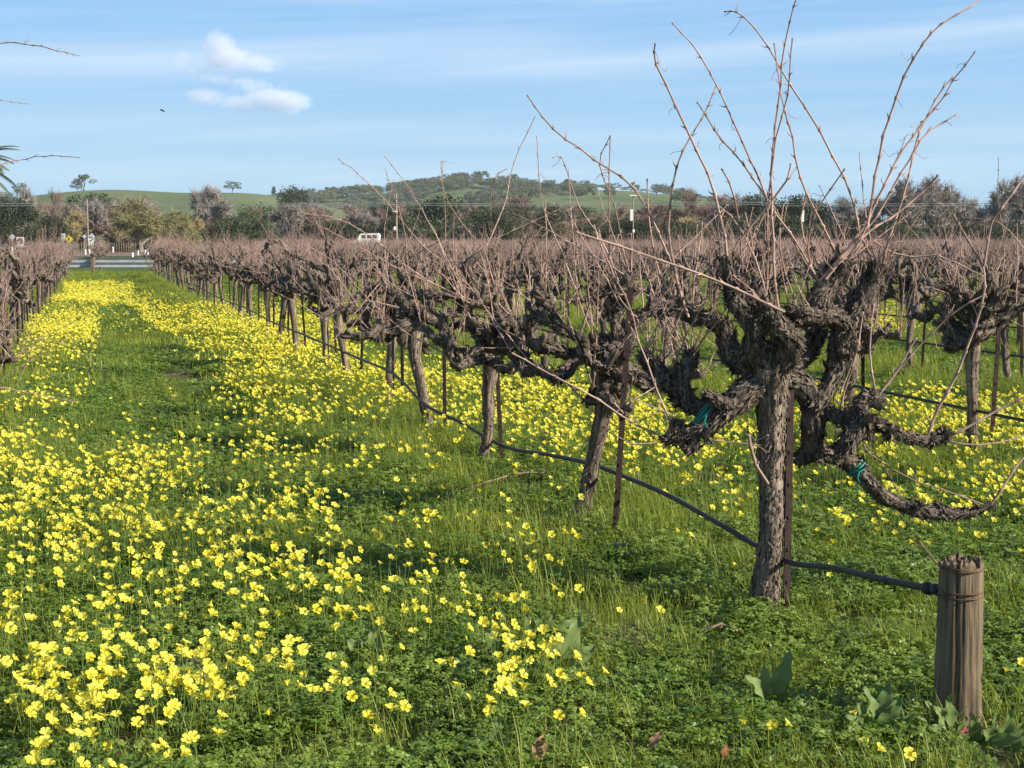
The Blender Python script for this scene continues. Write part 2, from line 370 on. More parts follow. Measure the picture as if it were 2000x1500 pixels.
def gen_vine(seed, detail):
    """local frame: x along the row, z up. returns trunk MB, [arm MB], [cane MB], [dark?]"""
    rng = np.random.default_rng(seed); hi = detail >= 2
    sides = (6, 8, 14)[detail]; seg = (0.07, 0.04, 0.014)[detail]
    h = rng.uniform(0.78, 0.95); lean = rng.normal(0, 0.045, 2)
    tr = MB(); r = rng.uniform(0.037, 0.049)
    tp = [np.array([0, 0, -0.05]), np.array([lean[0] * .1, 0, 0.03]), np.array([lean[0] * 0.4, lean[1] * 0.4, h * 0.35]) + rng.normal(0, .012, 3),
          np.array([lean[0] * 0.8, lean[1] * 0.9, h * 0.7]) + rng.normal(0, .015, 3), np.array([lean[0], lean[1], h]), np.array([lean[0], lean[1], h + 0.08])]
    V, nr, t = smooth_tube(tr, tp, [r * 1.75, r * 1.4, r, r * 0.92, r * 1.1, r * 1.5, r * 1.25, r * 0.6], sides, seg, gnarl(0.22, 0.16 if hi else 0.1, seed), seed)
    if detail: flakes(tr, V, nr, t, (0, 60, 420)[detail], rng)
    top = tp[4]; arms = []; canes = []; spurs = []
    na = int(rng.integers(8, 12)) if detail else 8
    for k in range(na):
        a = (0 if k % 2 == 0 else math.pi) + rng.normal(0, 0.55)
        el = rng.uniform(-0.15, 0.9); d = np.array([math.cos(a) * math.cos(el), math.sin(a) * math.cos(el) * 0.8, math.sin(el)])
        p = top + np.array([0, 0, rng.uniform(-0.06, 0.05)]); pts = [p]; n = int(rng.integers(6, 13)); rad = [r * rng.uniform(0.72, 1.05)]
        tz = rng.uniform(1.08, 1.36) if rng.random() > 0.2 else rng.uniform(0.7, 1.0)
        for q in range(n):
            d = unit(d + rng.normal(0, 0.62, 3) + np.array([0, 0, (tz - p[2]) * 1.0]) + np.array([math.cos(a) * .12, 0, 0]))
            p = p + d * rng.uniform(0.05, 0.11); pts.append(p); rad.append(rad[-1] * rng.uniform(0.88, 1.0))
            if q > 1 and rng.random() < 0.75: spurs.append((p, unit(d + rng.normal(0, 0.6, 3) + np.array([0, 0, 0.9])), k))
        rad = [max(x * rng.uniform(0.72, 1.3), 0.018) for x in rad]; rad[-1] = max(rad[-1], 0.028)
        spurs += [(p, unit(d + np.array([0, 0, 0.6]) + rng.normal(0, .4, 3)), k) for _ in range(3)]
        mb = MB(); V, nr, t = smooth_tube(mb, pts, rad, sides, seg, gnarl(0.38, 0.22 if hi else 0.1, seed * 7 + k), seed + k)
        if detail: flakes(mb, V, nr, t, (0, 60, 620)[detail], rng, 1.35)
        arms.append(mb)
    ends = []
    for (p, d, ka) in spurs:          # short woody spurs, on the last arm built
        L = rng.uniform(0.04, 0.11); e = p + d * L
        mb = arms[ka]
        smooth_tube(mb, [p, p + d * L * 0.5 + rng.normal(0, .008, 3), e], [0.024, 0.019, 0.022], max(5, sides - 5), seg * 1.2, gnarl(0.35, 0.1, seed + 3), seed)
        ends.append((e, d))
    nc = (46, 46, 46)[detail]
    for k in range(nc):
        e, d = ends[int(rng.integers(0, len(ends)))]
        L = rng.uniform(0.30, 0.62) if rng.random() < 0.78 else rng.uniform(0.6, 1.0)
        dd = unit(d * 0.5 + np.array([0, 0, 0.75]) + rng.normal(0, 0.42, 3))
        zmax = rng.uniform(1.42, 1.62) if rng.random() < .93 else 1.85
        if e[2] + dd[2] * L > zmax: L = max(.15, (zmax - e[2]) / max(dd[2], .2))
        mb = MB(); r0 = rng.uniform(0.0035, 0.0058)
        pp = cane_pts(rng, e, dd, L, 0.2, rng.uniform(0, 0.8), 0.10, (0.16, 0.13, 0.085)[detail])
        if detail == 0: add_cane(mb, pp, r0 * 1.1, 0.0028, 3, False, None, k)
        elif detail == 1: add_cane(mb, pp, r0, 0.0022, 3, False, None, k)
        else: add_cane(mb, pp, r0, 0.0020, 5, True, rng, k)
        if rng.random() < 0.5:
            q = pp[len(pp) // 3]; dl = unit(pp[-1] - q + rng.normal(0, 0.35, 3) * L)
            add_cane(mb, cane_pts(rng, q, dl, L * 0.4, 0.1, 0, 0.12, 0.1), r0 * 0.6, 0.0016, 3, detail == 2, None, k)
        canes.append(mb)
    return tr, arms, canes

def merge(mbs):
    o = MB()
    for m in mbs:
        base = o.n
        o.v += m.v; o.bc += m.bc; o.f += [f + base for f in m.f]; o.n += m.n
    return o
VINES = {0: [], 1: [], 2: []}
for i in range(6): 
    tr, ar, ca = gen_vine(100 + i, 2)
    VINES[2].append((tr.mesh('vine_trunk', M['trunkbark']), [a.mesh('vine_arm', M['bark']) for a in ar],
                     [c.mesh('vine_cane', M['cane' if k % 3 else 'canedark']) for k, c in enumerate(ca)]))
for i in range(8):
    tr, ar, ca = gen_vine(200 + i, 1)
    VINES[1].append((tr.mesh('vine_trunk', M['trunkbark']), [a.mesh('vine_arm', M['bark']) for a in ar],
                     [merge(ca).mesh('vine_canes', M['canefar'])]))
for i in range(8):
    tr, ar, ca = gen_vine(300 + i, 0)
    VINES[0].append((merge([tr] + ar).mesh('vine_wood', M['bark']), [], [merge(ca).mesh('vine_canes', M['canefar'])]))

def ordn(n):  
    if n <= 20: return ORD[n - 1]
    t = {2: 'twenty', 3: 'thirty', 4: 'forty', 5: 'fifty'}[n // 10]
    return (t[:-1] + 'ieth') if n % 10 == 0 else t + '-' + ORD[n % 10 - 1]
ORD = ['first', 'second', 'third', 'fourth', 'fifth', 'sixth', 'seventh', 'eighth', 'ninth', 'tenth', 'eleventh', 'twelfth',
       'thirteenth', 'fourteenth', 'fifteenth', 'sixteenth', 'seventeenth', 'eighteenth', 'nineteenth', 'twentieth']
def place_vine(level, var, x, y, label, group, flip, scale=1.0, skip_canes=False):
    tr, ar, ca = VINES[level][var % len(VINES[level])]
    root = link('grapevine', None, None, (x, y, 0), (0, 0, ROWANG + (math.pi if flip else 0) + random.uniform(-.12, .12)), scale, label, 'grapevine', group)
    link('trunk' if level else 'trunk', tr, root)
    for a in ar: link('arm', a, root)
    if level == 2:
        for c in ca: link('cane', c, root)
    else:
        link('cane_thicket', ca[0], root, kind='stuff')
    return root
random.seed(4)
SP = 2.05
ROWS = {0: -1.2, 1: 2.66}
for k in range(2, 19): ROWS[k] = 6.1 + (k - 2) * 3.4
for k in range(1, 4): ROWS[-k] = -1.05 - 3.45 * k
ROWN = {0: 'the row left of the flowery lane', 1: 'the nearest row right of the lane'}
def rowname(k):
    if k in ROWN: return ROWN[k]
    if k < 0: return 'a row at the far left edge'
    return 'the %s row right of the lane' % ORD[min(k, 19) - 1]
ALONG1 = [5.71, 7.89, 10.11, 11.95, 13.9]
spots = []
for k, perp in ROWS.items():
    if k == 1: al = ALONG1 + [13.9 + SP * i for i in range(1, 29)]
    elif k == 2: al = [5.2, 7.3, 9.37, 11.2] + [11.2 + SP * i for i in range(1, 29)]
    elif k == 0: al = [5.9 + SP * i for i in range(0, 32)]
    else: al = [3.6 + (k * 0.7) % SP + SP * i for i in range(0, 34)]
    for i, a in enumerate(al):
        if a > 71: continue
        xy = RC(perp + random.gauss(0, 0.03), a); q = proj([[xy[0], xy[1], 1.0]])[0]
        if xy[1] < 1.5 or q[2] < 1: continue
        mar = 1.3 * F / q[2]
        if q[0] < -mar or q[0] > 2000 + mar: continue
        spots.append((k, i, xy, q))
rank = {}
spots.sort(key=lambda s: s[3][2])
STAKES = []
nvine = 0; FARPTS = []
for (k, i, xy, q) in spots:
    inframe = -20 < q[0] < 2020
    if inframe: rank[k] = rank.get(k, 0) + 1
    if k == 1 and i == 0: STAKES.append((k, 0, xy, q)); continue      # the big front vine is built by hand below
    if nvine >= 299: FARPTS.append(xy); continue
    nvine += 1
    r = rank.get(k, 0)
    if not inframe and r == 0: lab = '%s grapevine outside the frame in %s' % (ordn(i + 1), rowname(k))
    elif r <= 49: lab = '%s old grapevine, %s in view in %s' % ('gnarled' if r < 13 else 'far small', ordn(r), rowname(k))
    else: lab = 'bare grapevine in the far tangle of canes in %s' % rowname(k)
    dist = q[2]; lvl = 2 if dist < 16 else (1 if dist < 34 else 0)
    place_vine(lvl, int(random.random() * 97), xy[0], xy[1], lab, 'old grapevines in rows', random.random() < 0.5, random.uniform(0.95, 1.04) * ((0.93 if inframe else .82) if k == 0 else 1))
    if inframe: STAKES.append((k, r, xy, q))

# ------------------------------------------------------------------ the big front vine, traced arm by arm
Y1 = G(1490, 1200)[1]; PX = Y1 / F
front = link('grapevine', None, None, (G(1490, 1200)[0], Y1, 0), None, None, 'largest grapevine in front, thick shaggy trunk and twisted arms, left of the wooden post', 'grapevine', 'old grapevines in rows')
FO = np.array([G(1490, 1200)[0], Y1, 0])
rngF = np.random.default_rng(77)
def tr_path(pl):   # (px, py, width_px, dy)
    pts = [P(a, b, Y1 + d) - FO for a, b, w_, d in pl]; return pts, [w_ * 0.41 * PX for a, b, w_, d in pl]
def front_part(name, pl, fl, mt, lump=0.20, ridge=0.22, sides=26, seg=0.008, seed=0, extra=()):
    mb = MB(); pts, rad = tr_path(pl); rad = [x * (1.13 if name == 'trunk' else .98) for x in rad]
    V, nr, t = smooth_tube(mb, pts, rad, sides, seg, gnarl(lump, ridge, seed), seed); flakes(mb, V, nr, t, fl, rngF, 1.0 if name == 'trunk' else 1.15)
    if name == 'arm':      # burls and knobs
        for q in range(int(len(pl) * 0.6)):
            i, j = int(rngF.integers(1, V.shape[0] - 1)), int(rngF.integers(0, V.shape[1])); c0 = V[i, j]; r_ = min(rad[min(len(rad) - 1, int(i / V.shape[0] * len(rad)))], .05) * rngF.uniform(.35, .6)
            dn = unit(nr[i, j] + rngF.normal(0, .5, 3)); e = c0 + dn * r_ * rngF.uniform(.6, 1.5)
            W, wn, wt = smooth_tube(mb, [c0 - dn * r_ * .6, c0, (c0 + e) / 2 + rngF.normal(0, .006, 3), e], [r_, r_ * 1.05, r_ * .9, r_ * .8], 14, .009, gnarl(.35, .25, seed + q), seed + q); flakes(mb, W, wn, wt, 60, rngF, 1.3)
    for e in extra:
        pts, rad = tr_path(e); V, nr, t = smooth_tube(mb, pts, rad, max(12, sides - 8), seg, gnarl(0.28, ridge, seed + 5), seed + 5); flakes(mb, V, nr, t, fl // 3, rngF)
    return link(name, mb.mesh(name, M[mt]), front)
front_part('trunk', [(1486, 1215, 84, 0), (1489, 1195, 74, 0), (1494, 1160, 58, 0), (1500, 1110, 52, 0), (1506, 1050, 50, 0), (1509, 980, 54, 0), (1506, 900, 56, 0),
                     (1507, 830, 58, 0), (1508, 770, 68, 0), (1506, 725, 84, 0), (1504, 690, 60, 0), (1502, 672, 30, 0)], 2600, 'trunkbark', 0.14, 0.20, 34, 0.008, 1)
ARMS = [
 [(1500, 745, 62, 0), (1455, 770, 66, -.03), (1415, 800, 56, -.05), (1385, 830, 38, -.06), (1350, 842, 26, -.06), (1318, 852, 18, -.06), (1305, 858, 10, -.06)],
 [(1525, 745, 60, 0), (1560, 748, 58, -.03), (1585, 785, 56, -.06), (1588, 840, 54, -.08), (1592, 880, 44, -.1), (1632, 890, 38, -.12), (1660, 905, 38, -.14), (1690, 935, 36, -.16), (1722, 968, 34, -.18),
  (1762, 986, 33, -.2), (1812, 1000, 31, -.22), (1860, 1004, 26, -.24), (1900, 1000, 17, -.25), (1938, 985, 10, -.26)],
 [(1632, 888, 40, -.12), (1655, 868, 40, -.1), (1678, 838, 46, -.1), (1702, 825, 34, -.1), (1735, 838, 24, -.1), (1765, 852, 20, -.12), (1800, 860, 19, -.14), (1835, 856, 13, -.15), (1850, 848, 8, -.15)],
 [(1660, 862, 34, -.05), (1680, 820, 32, -.02), (1682, 790, 32, 0), (1700, 780, 30, 0), (1718, 786, 26, .02)],
 [(1590, 790, 40, .02), (1615, 760, 40, .05), (1632, 720, 46, .07), (1642, 670, 48, .08), (1648, 635, 46, .05), (1625, 618, 44, .0), (1590, 618, 42, -.05), (1560, 612, 40, -.08), (1542, 602, 26, -.08)],
 [(1640, 640, 44, .06), (1672, 610, 56, .08), (1690, 575, 54, .1), (1704, 545, 34, .1), (1712, 515, 20, .1)],
 [(1600, 618, 44, -.02), (1600, 585, 52, -.02), (1618, 558, 50, 0), (1634, 540, 44, 0), (1640, 520, 30, 0), (1655, 508, 22, 0)],
 [(1510, 730, 70, 0), (1535, 695, 60, -.05), (1545, 665, 52, -.1), (1520, 640, 50, -.12), (1502, 612, 44, -.12), (1495, 588, 30, -.12)],
 [(1495, 720, 66, 0), (1470, 690, 50, -.06), (1474, 650, 44, -.1), (1458, 615, 42, -.1), (1438, 590, 38, -.1), (1428, 560, 28, -.1), (1420, 530, 22, -.1), (1419, 508, 30, -.1)],
 [(1490, 735, 60, .03), (1450, 705, 52, .06), (1425, 685, 46, .1), (1415, 650, 40, .12), (1390, 625, 36, .12), (1355, 618, 34, .14), (1325, 600, 22, .14)],
 [(1545, 715, 46, .1), (1575, 690, 40, .14), (1590, 665, 40, .16), (1600, 645, 38, .2)],
 [(1395, 812, 40, .05), (1350, 790, 34, .1), (1330, 770, 36, .1), (1300, 745, 40, .12), (1275, 715, 34, .14), (1255, 690, 30, .14)],
 [(1345, 790, 30, .08), (1330, 740, 28, .08), (1345, 710, 32, .1), (1350, 690, 20, .1)],
]
EXTRA = {0: [[(1345, 845, 22, -.05), (1352, 868, 34, -.05), (1338, 880, 18, -.05)], [(1322, 852, 16, -.06), (1320, 835, 24, -.06), (1325, 826, 16, -.06)], [(1420, 790, 24, -.1), (1392, 778, 20, -.14), (1380, 772, 14, -.14)]],
         1: [[(1588, 880, 40, -.1), (1568, 892, 34, -.1), (1560, 896, 20, -.1)]],
         2: [[(1690, 835, 36, -.1), (1662, 852, 36, -.14), (1652, 858, 26, -.16)]],
         3: [[(1680, 800, 28, 0), (1650, 815, 34, .05), (1622, 808, 30, .06), (1618, 795, 20, .06)]]}
ARMS = [[(x_, y_, w_, -d_) if i in (1, 2) else (x_, y_, w_, d_) for x_, y_, w_, d_ in a] for i, a in enumerate(ARMS)]
EXTRA = {k: [[(x_, y_, w_, -d_) if k in (1, 2) else (x_, y_, w_, d_) for x_, y_, w_, d_ in a] for a in v] for k, v in EXTRA.items()}
for i, a in enumerate(ARMS):
    front_part('arm', a, 1500, 'bark', 0.28, 0.26, 26, 0.008, 20 + i, EXTRA.get(i, ()))
# canes of the front vine: (polyline px, radius mm, dark, dy)
CN = [
 ([(1612, 545), (1690, 450), (1712, 330), (1738, 225), (1780, 120), (1832, 55), (1900, 8), (1960, -40)], 5.4, 0, -.05),
 ([(1618, 540), (1690, 440), (1735, 340), (1790, 255), (1850, 180), (1905, 100)], 4.8, 0, 0),
 ([(1625, 535), (1700, 440), (1760, 340), (1805, 265), (1868, 224)], 4.6, 0, .03),
 ([(1600, 550), (1680, 465), (1740, 425), (1800, 375), (1832, 342)], 5.0, 0, -.04),
 ([(1722, 530), (1740, 460), (1768, 370), (1790, 275), (1822, 200), (1862, 150)], 4.6, 0, .1),
 ([(1706, 512), (1682, 460), (1672, 415), (1640, 335), (1600, 250), (1545, 170), (1510, 105), (1462, 42), (1436, 24), (1415, 23)], 4.6, 0, .08),
 ([(1520, 600), (1512, 500), (1508, 400), (1508, 300), (1520, 200), (1530, 110), (1548, 20), (1562, -20)], 4.8, 0, -.1),
 ([(1500, 470), (1503, 360), (1518, 270), (1540, 165), (1548, 75)], 3.8, 0, -.1),
 ([(1645, 515), (1600, 430), (1565, 355), (1545, 260), (1530, 200), (1512, 85)], 4.2, 0, .0),
 ([(1600, 550), (1560, 480), (1500, 395), (1470, 320), (1430, 235), (1400, 165), (1355, 90), (1313, 45)], 4.4, 0, -.02),
 ([(1420, 500), (1408, 430), (1388, 350), (1350, 270), (1315, 195), (1280, 120), (1280, 85)], 5.0, 0, -.1),
 ([(1590, 545), (1520, 420), (1460, 335), (1410, 270), (1362, 200)], 4.0, 1, .02),
 ([(1335, 590), (1310, 480), (1312, 370), (1335, 290), (1378, 215), (1400, 165)], 4.4, 1, .14),
 ([(1533, 610), (1450, 570), (1350, 530), (1240, 490), (1125, 453)], 6.0, 0, -.2),
 ([(1345, 620), (1305, 500), (1240, 370), (1160, 310), (1080, 250), (1030, 186)], 5.2, 0, .1),
 ([(1712, 772), (1700, 700), (1702, 620), (1708, 560)], 3.6, 0, 0), ([(1722, 765), (1760, 715), (1820, 650), (1880, 600), (1925, 575)], 4.4, 0, .02),
 ([(1718, 768), (1745, 735), (1790, 660)], 4.0, 1, .02),
 ([(1812, 856), (1832, 800), (1868, 730), (1905, 640), (1922, 560), (1920, 515)], 6.5, 0, -.14),
 ([(1920, 520), (1880, 450), (1862, 420)], 4.2, 1, -.14), ([(1922, 520), (1935, 440), (1960, 400), (2010, 330)], 4.4, 0, -.14),
 ([(1640, 770), (1672, 690), (1680, 640)], 4.6, 0, .1), ([(1630, 860), (1645, 780), (1665, 720), (1685, 610)], 4.6, 0, .1),
 ([(1840, 855), (1900, 830), (1960, 795), (2030, 760)], 5.8, 1, -.15), ([(1835, 858), (1900, 870), (1960, 862), (2030, 840)], 3.6, 1, -.15),
 ([(1935, 985), (1965, 940), (2010, 880)], 5.6, 1, -.26), ([(1920, 985), (1850, 960), (1770, 930), (1700, 890), (1688, 870)], 3.2, 1, -.22),
 ([(1305, 858), (1240, 828), (1150, 768), (1060, 722), (1000, 690)], 4.4, 0, -.06),
 ([(1318, 845), (1290, 780), (1255, 690), (1225, 590), (1190, 520), (1160, 440)], 4.4, 0, -.06), ([(1325, 770), (1322, 700), (1320, 620), (1318, 560)], 3.6, 0, .1),
 ([(1330, 765), (1310, 690), (1275, 600), (1265, 520)], 3.4, 0, .1), ([(1305, 858), (1270, 868), (1235, 865), (1200, 850)], 3.0, 1, -.06),
 ([(1340, 880), (1400, 862), (1470, 866), (1485, 872)], 3.2, 1, -.05), ([(1500, 590), (1480, 520), (1440, 440), (1400, 400)], 3.6, 0, -.12),
 ([(1495, 600), (1460, 560), (1400, 520), (1340, 500)], 3.4, 0, -.12), ([(1560, 620), (1540, 550), (1520, 480), (1530, 400)], 3.4, 0, -.08),
 ([(1455, 600), (1450, 530), (1445, 450), (1430, 380), (1410, 330)], 3.8, 1, -.1), ([(1620, 560), (1590, 500), (1560, 440), (1575, 380)], 3.4, 0, 0),
 ([(1660, 510), (1700, 470), (1760, 500), (1840, 500), (1920, 540)], 4.2, 0, .1), ([(1490, 595), (1475, 545), (1472, 480), (1455, 415)], 3.6, 0, -.1),
 ([(1545, 605), (1580, 520), (1578, 470), (1600, 400), (1650, 330)], 3.4, 1, -.05), ([(1420, 515), (1445, 470), (1480, 430), (1530, 360), (1545, 320)], 4.0, 0, -.1),
 ([(1330, 600), (1290, 540), (1270, 450), (1264, 350)], 3.4, 0, .14), ([(1280, 700), (1240, 620), (1200, 560), (1190, 470), (1192, 265)], 3.8, 1, .14),
 ([(1500, 945), (1470, 890), (1462, 850)], 7.0, 1, -.08), ([(1480, 905), (1468, 870), (1500, 850)], 3.0, 1, -.08),
 ([(1765, 985), (1740, 930), (1700, 880), (1650, 800), (1590, 740)], 2.2, 1, -.25), ([(1700, 940), (1760, 1010), (1830, 1100)], 2.0, 1, -.25),
]
for pl, rmm, dk, dy in CN:
    rmm = rmm * (1.2 if max(p_[1] for p_ in pl) < 640 and min(p_[1] for p_ in pl) < 400 else 1.08)
    if dy <= -.14 and dy != -.2: dy = -dy
    mb = MB(); n = len(pl)
    pts = [P(a, b, Y1 + dy + (0.12 * math.sin(i * 0.9 + rmm * 3)) * (i / n)) - FO for i, (a, b) in enumerate(pl)]
    L = np.linalg.norm(np.diff(np.array(pts), axis=0), axis=1).sum()
    add_cane(mb, pts, rmm / 1000, max(0.0022, rmm / 1000 * (1 - 0.6 * min(1, L / 1.2))), 8, True, rngF, int(rmm * 10), resample=0.075)
    link('cane', mb.mesh('front_cane', M['canedark' if dk else 'cane']), front)
for k in range(46):       # fine side shoots and stubs all over the head
    a = ARMS[int(rngF.integers(4, len(ARMS)))]; e = a[int(rngF.integers(len(a) // 2, len(a)))]
    p0 = P(e[0], e[1], Y1 + e[3]) - FO; d = unit(np.array([rngF.normal(0, .5), rngF.normal(0, .5), 1.0]))
    L = rngF.uniform(0.15, 0.75); mb = MB()
    add_cane(mb, cane_pts(rngF, p0, d, L, .2, .3, .12, 0.07), 0.0036, 0.0016, 6, True, rngF, k)
    link('cane', mb.mesh('front_cane', M['canedark' if k % 3 == 0 else 'cane']), front)

# extra long canes on neighbouring vines (traced), each one a cane of that vine
def extra_canes(px, py, Yv, specs, label):
    o = P(px, py, Yv); root = None
    for ob in bpy.data.objects:
        if ob.get('category') == 'grapevine' and ob is not front:
            d = (ob.location.x - o[0]) ** 2 + (ob.location.y - o[1]) ** 2
            if root is None or d < root[0]: root = (d, ob)
    root = root[1]; inv = np.array(Matrix.LocRotScale(root.location, root.rotation_euler, root.scale).inverted())
    if label: root['label'] = label
    for pl, rmm, dk in specs:
        mb = MB(); pts = np.array([P(a, b, Yv + 0.1 * math.sin(i * 1.3 + rmm)) for i, (a, b) in enumerate(pl)])
        pts = pts @ inv[:3, :3].T + inv[:3, 3]
        add_cane(mb, pts, rmm / 1000, rmm / 1000 * 0.5, 6, True, rngF, int(rmm * 7), resample=0.085)
        link('cane', mb.mesh('long_cane', M['canedark' if dk else 'cane']), root)
extra_canes(1165, 1010, 8.33, [([(1330, 590), (1240, 560), (1200, 400), (1170, 320), (1192, 265)], 4.5, 1), ([(1150, 640), (1100, 500), (1060, 400), (1048, 265)], 4.2, 0),
    ([(1230, 600), (1180, 480), (1130, 400), (1100, 310), (1080, 308)], 4.2, 0), ([(1130, 620), (1120, 480), (1110, 330)], 3.5, 0),
    ([(1260, 560), (1190, 560), (1100, 600), (1040, 640)], 4, 1), ([(1180, 830), (1060, 700), (980, 640), (880, 610)], 4.5, 0),
    ([(1210, 620), (1300, 520), (1380, 440), (1420, 400)], 4, 0)], 'old grapevine with a leaning trunk, the next one behind the largest foreground vine')
extra_canes(950, 900, 10.45, [([(960, 600), (940, 520), (850, 500), (755, 395), (705, 345), (660, 310)], 5.0, 0), ([(950, 480), (985, 400), (1000, 330), (1045, 228)], 5.0, 0),
    ([(990, 330), (965, 350), (958, 420), (958, 480)], 3.6, 1), ([(940, 480), (890, 420), (862, 360), (866, 318)], 4.0, 1), ([(900, 560), (840, 440), (800, 370), (751, 305)], 4.2, 0),
    ([(1000, 620), (830, 545), (690, 440), (580, 414)], 5.0, 0), ([(860, 560), (770, 520), (660, 460), (580, 418)], 4.4, 0), ([(1100, 640), (1000, 560), (920, 500), (1120, 395)], 4.6, 0),
    ([(780, 600), (700, 590), (600, 640)], 4, 0), ([(930, 720), (780, 640), (660, 520), (600, 480)], 4.4, 0)], 'third grapevine of the nearest row, with a bent horn-like stub rising above its head')
extra_canes(815, 850, 11.8, [([(800, 560), (790, 450), (765, 370), (752, 330)], 4, 1), ([(760, 560), (750, 450), (770, 350)], 3.5, 0), ([(840, 600), (870, 460), (862, 330), (868, 316)], 4.0, 1),
    ([(700, 600), (640, 520), (590, 500)], 4.0, 0)], None)
extra_canes(-165, 1050, 8.0, [([(-170, 250), (-90, 110), (0, 85), (60, 88), (110, 98), (157, 109)], 5.2, 0), ([(-170, 260), (-80, 185), (0, 196), (57, 203)], 3.6, 1),
    ([(-170, 420), (-70, 350), (0, 322), (60, 308), (105, 304), (156, 308)], 4.4, 0), ([(-170, 560), (-60, 740), (20, 760), (150, 786)], 5.0, 0)], None)
extra_canes(-20, 800, 15.5, [([(0, 600), (40, 650), (130, 665), (230, 652)], 4, 1), ([(-30, 700), (40, 690), (120, 670), (200, 720)], 4, 1), ([(20, 780), (60, 690), (64, 660)], 6, 1)], None)
extra_canes(1915, 880, 10.7, [([(1950, 600), (1962, 480), (1950, 400), (1950, 308)], 4.2, 1), ([(2050, 560), (1960, 440), (1860, 425)], 4.2, 0), ([(1930, 610), (1860, 520), (1790, 460), (1760, 420)], 4.2, 0)],
    'grapevine with a tall straight trunk behind the low hanging arm, at the right edge')
# horn-like stub of the third vine
mb = MB(); smooth_tube(mb, [P(930, 600, 10.45), P(925, 565, 10.45), P(918, 540, 10.4), P(912, 520, 10.4), P(925, 505, 10.4), P(945, 490, 10.4)], [.05, .045, .035, .032, .03, .02], 14, 0.012, gnarl(.2, .2, 3), 3)
hroot = [o for o in bpy.data.objects if str(o.get('label', '')).startswith('third grapevine of the nearest')]
if hroot:
    h_ = hroot[0]; ho = link('arm', mb.mesh('stub_arm', M['bark']), h_)
    ho.matrix_parent_inverse = Matrix.LocRotScale(h_.location, h_.rotation_euler, h_.scale).inverted()

# green tape ties on the front vine
def tie(cx, cy, dy, n, r, ang):
    mb = MB(); c = P(cx, cy, Y1 + dy) - FO
    for k in range(n):
        t = np.linspace(0, 2 * math.pi, 18); off = (k - n / 2) * 0.010
        ax = np.array([math.cos(ang), 0, math.sin(ang)]); up = np.array([-math.sin(ang), 0, math.cos(ang)])
        p = c + ax * (off + 0.006 * np.sin(t + k)[:, None]) + (up * np.cos(t)[:, None] + np.array([0, 1, 0]) * np.sin(t)[:, None]) * (r + 0.003 * math.sin(k * 2))
        ring_tube(mb, p, np.full(18, 0.0045), 5, None, False)
    ring_tube(mb, np.array([c + [0, -r, 0], c + [-.01, -r - .01, -.03], c + [.0, -r - .005, -.055]]), np.array([.005, .004, .003]), 4)
    link('tie_tape', mb.mesh('tie_tape', M['tie']), front, label='bright green tie tape wrapped round the arm')
tie(1674, 916, .15, 3, 0.043, -0.8); tie(1376, 806, -.05, 2, 0.062, -0.7)

# ------------------------------------------------------------------ stakes and drip lines
def stake_mesh(h):
    mb = MB(); w_ = 0.015; t = 0.0045
    prof = np.array([[-w_, -t], [-w_, t], [-t, t], [-t, w_ * 1.3], [t, w_ * 1.3], [t, t], [w_, t], [w_, -t]])
    n = len(prof); V = np.array([[x, y, z] for z in (-0.1, h) for x, y in prof])
    f = [[i, (i + 1) % n, n + (i + 1) % n, n + i] for i in range(n)]
    mb.add(V, np.array(f)); mb.f.append(np.array([[8, 15, 14, 9], [9, 14, 13, 10], [10, 13, 12, 11]]))
    for z in np.arange(0.15, h - .05, 0.14): mb.box((0, -0.007, z), (0.008, 0.004, 0.014))
    return mb.mesh('grape_stake', M['rust'], False)
SM = [stake_mesh(h) for h in (1.24, 1.36, 1.44)]
SPOT = {(1, 0): (1536, 1200, 0, 1), (1, 1): (1200, 1062, .06, 0)}
ns = 0
for (k, r, xy, q) in STAKES:
    if ns > 150: break
    if q[2] > 45 and k != 1: continue
    tilt = random.gauss(0, 0.015), random.gauss(0, 0.02); loc = np.array([xy[0] + 0.13, xy[1] - 0.02, 0]); sm = SM[int(random.random() * 3)]
    if k == 1 and r == 0: loc = G(1536, 1203); tilt = (0, 0.0); sm = SM[0]; lab = 'rusty steel stake standing right of the shaggy trunk of the largest vine'
    elif k == 1 and abs(q[2] - 8.3) < .8: loc = G(1200, 1064); tilt = (0, 0.055); sm = SM[1]; lab = 'rusty steel stake tilted right beside the leaning trunk of the second vine'
    elif r <= 49 and r > 0: lab = 'rusty stake at the %s vine in view, %s' % (ordn(r), rowname(k))
    else: lab = 'thin dark steel stake among the far vines in %s' % rowname(k)
    link('vine_stake', sm, None, loc, (tilt[0], tilt[1], ROWANG - 1.57 + random.gauss(0, .15) - 0.3), None, lab, 'stake', 'steel stakes along the vine rows'); ns += 1

def hose(name, pts, r, label, group):
    mb = MB(); p = catmull(pts, max(8, len(pts) * 8)); ring_tube(mb, p, np.full(len(p), r), 10, None, True)
    root = link(name, mb.mesh(name, M['hose']), None, None, None, None, label, 'drip hose', group); return root
hp = [P(1838, 1152, 4.78), P(1780, 1143, 4.95), P(1700, 1126, 5.3), P(1620, 1108, 5.7), P(1545, 1099, 6.15), P(1480, 1067, 6.45), P(1400, 1020, 6.8), P(1300, 965, 7.4), P(1215, 929, 8.1), P(1150, 905, 8.6),
      P(1070, 888, 9.3), P(985, 872, 10.2), P(900, 825, 11.1), P(830, 790, 11.8), ]
for a in [13.2] + list(range(15, 70, 4)): xy = RC(2.60, a); hp.append(np.array([xy[0], xy[1], 0.38 + 0.02 * math.sin(a)]))
h1 = hose('drip_hose', hp, 0.0125, 'black drip hose running from the wooden post along the nearest vine row', 'drip hoses')
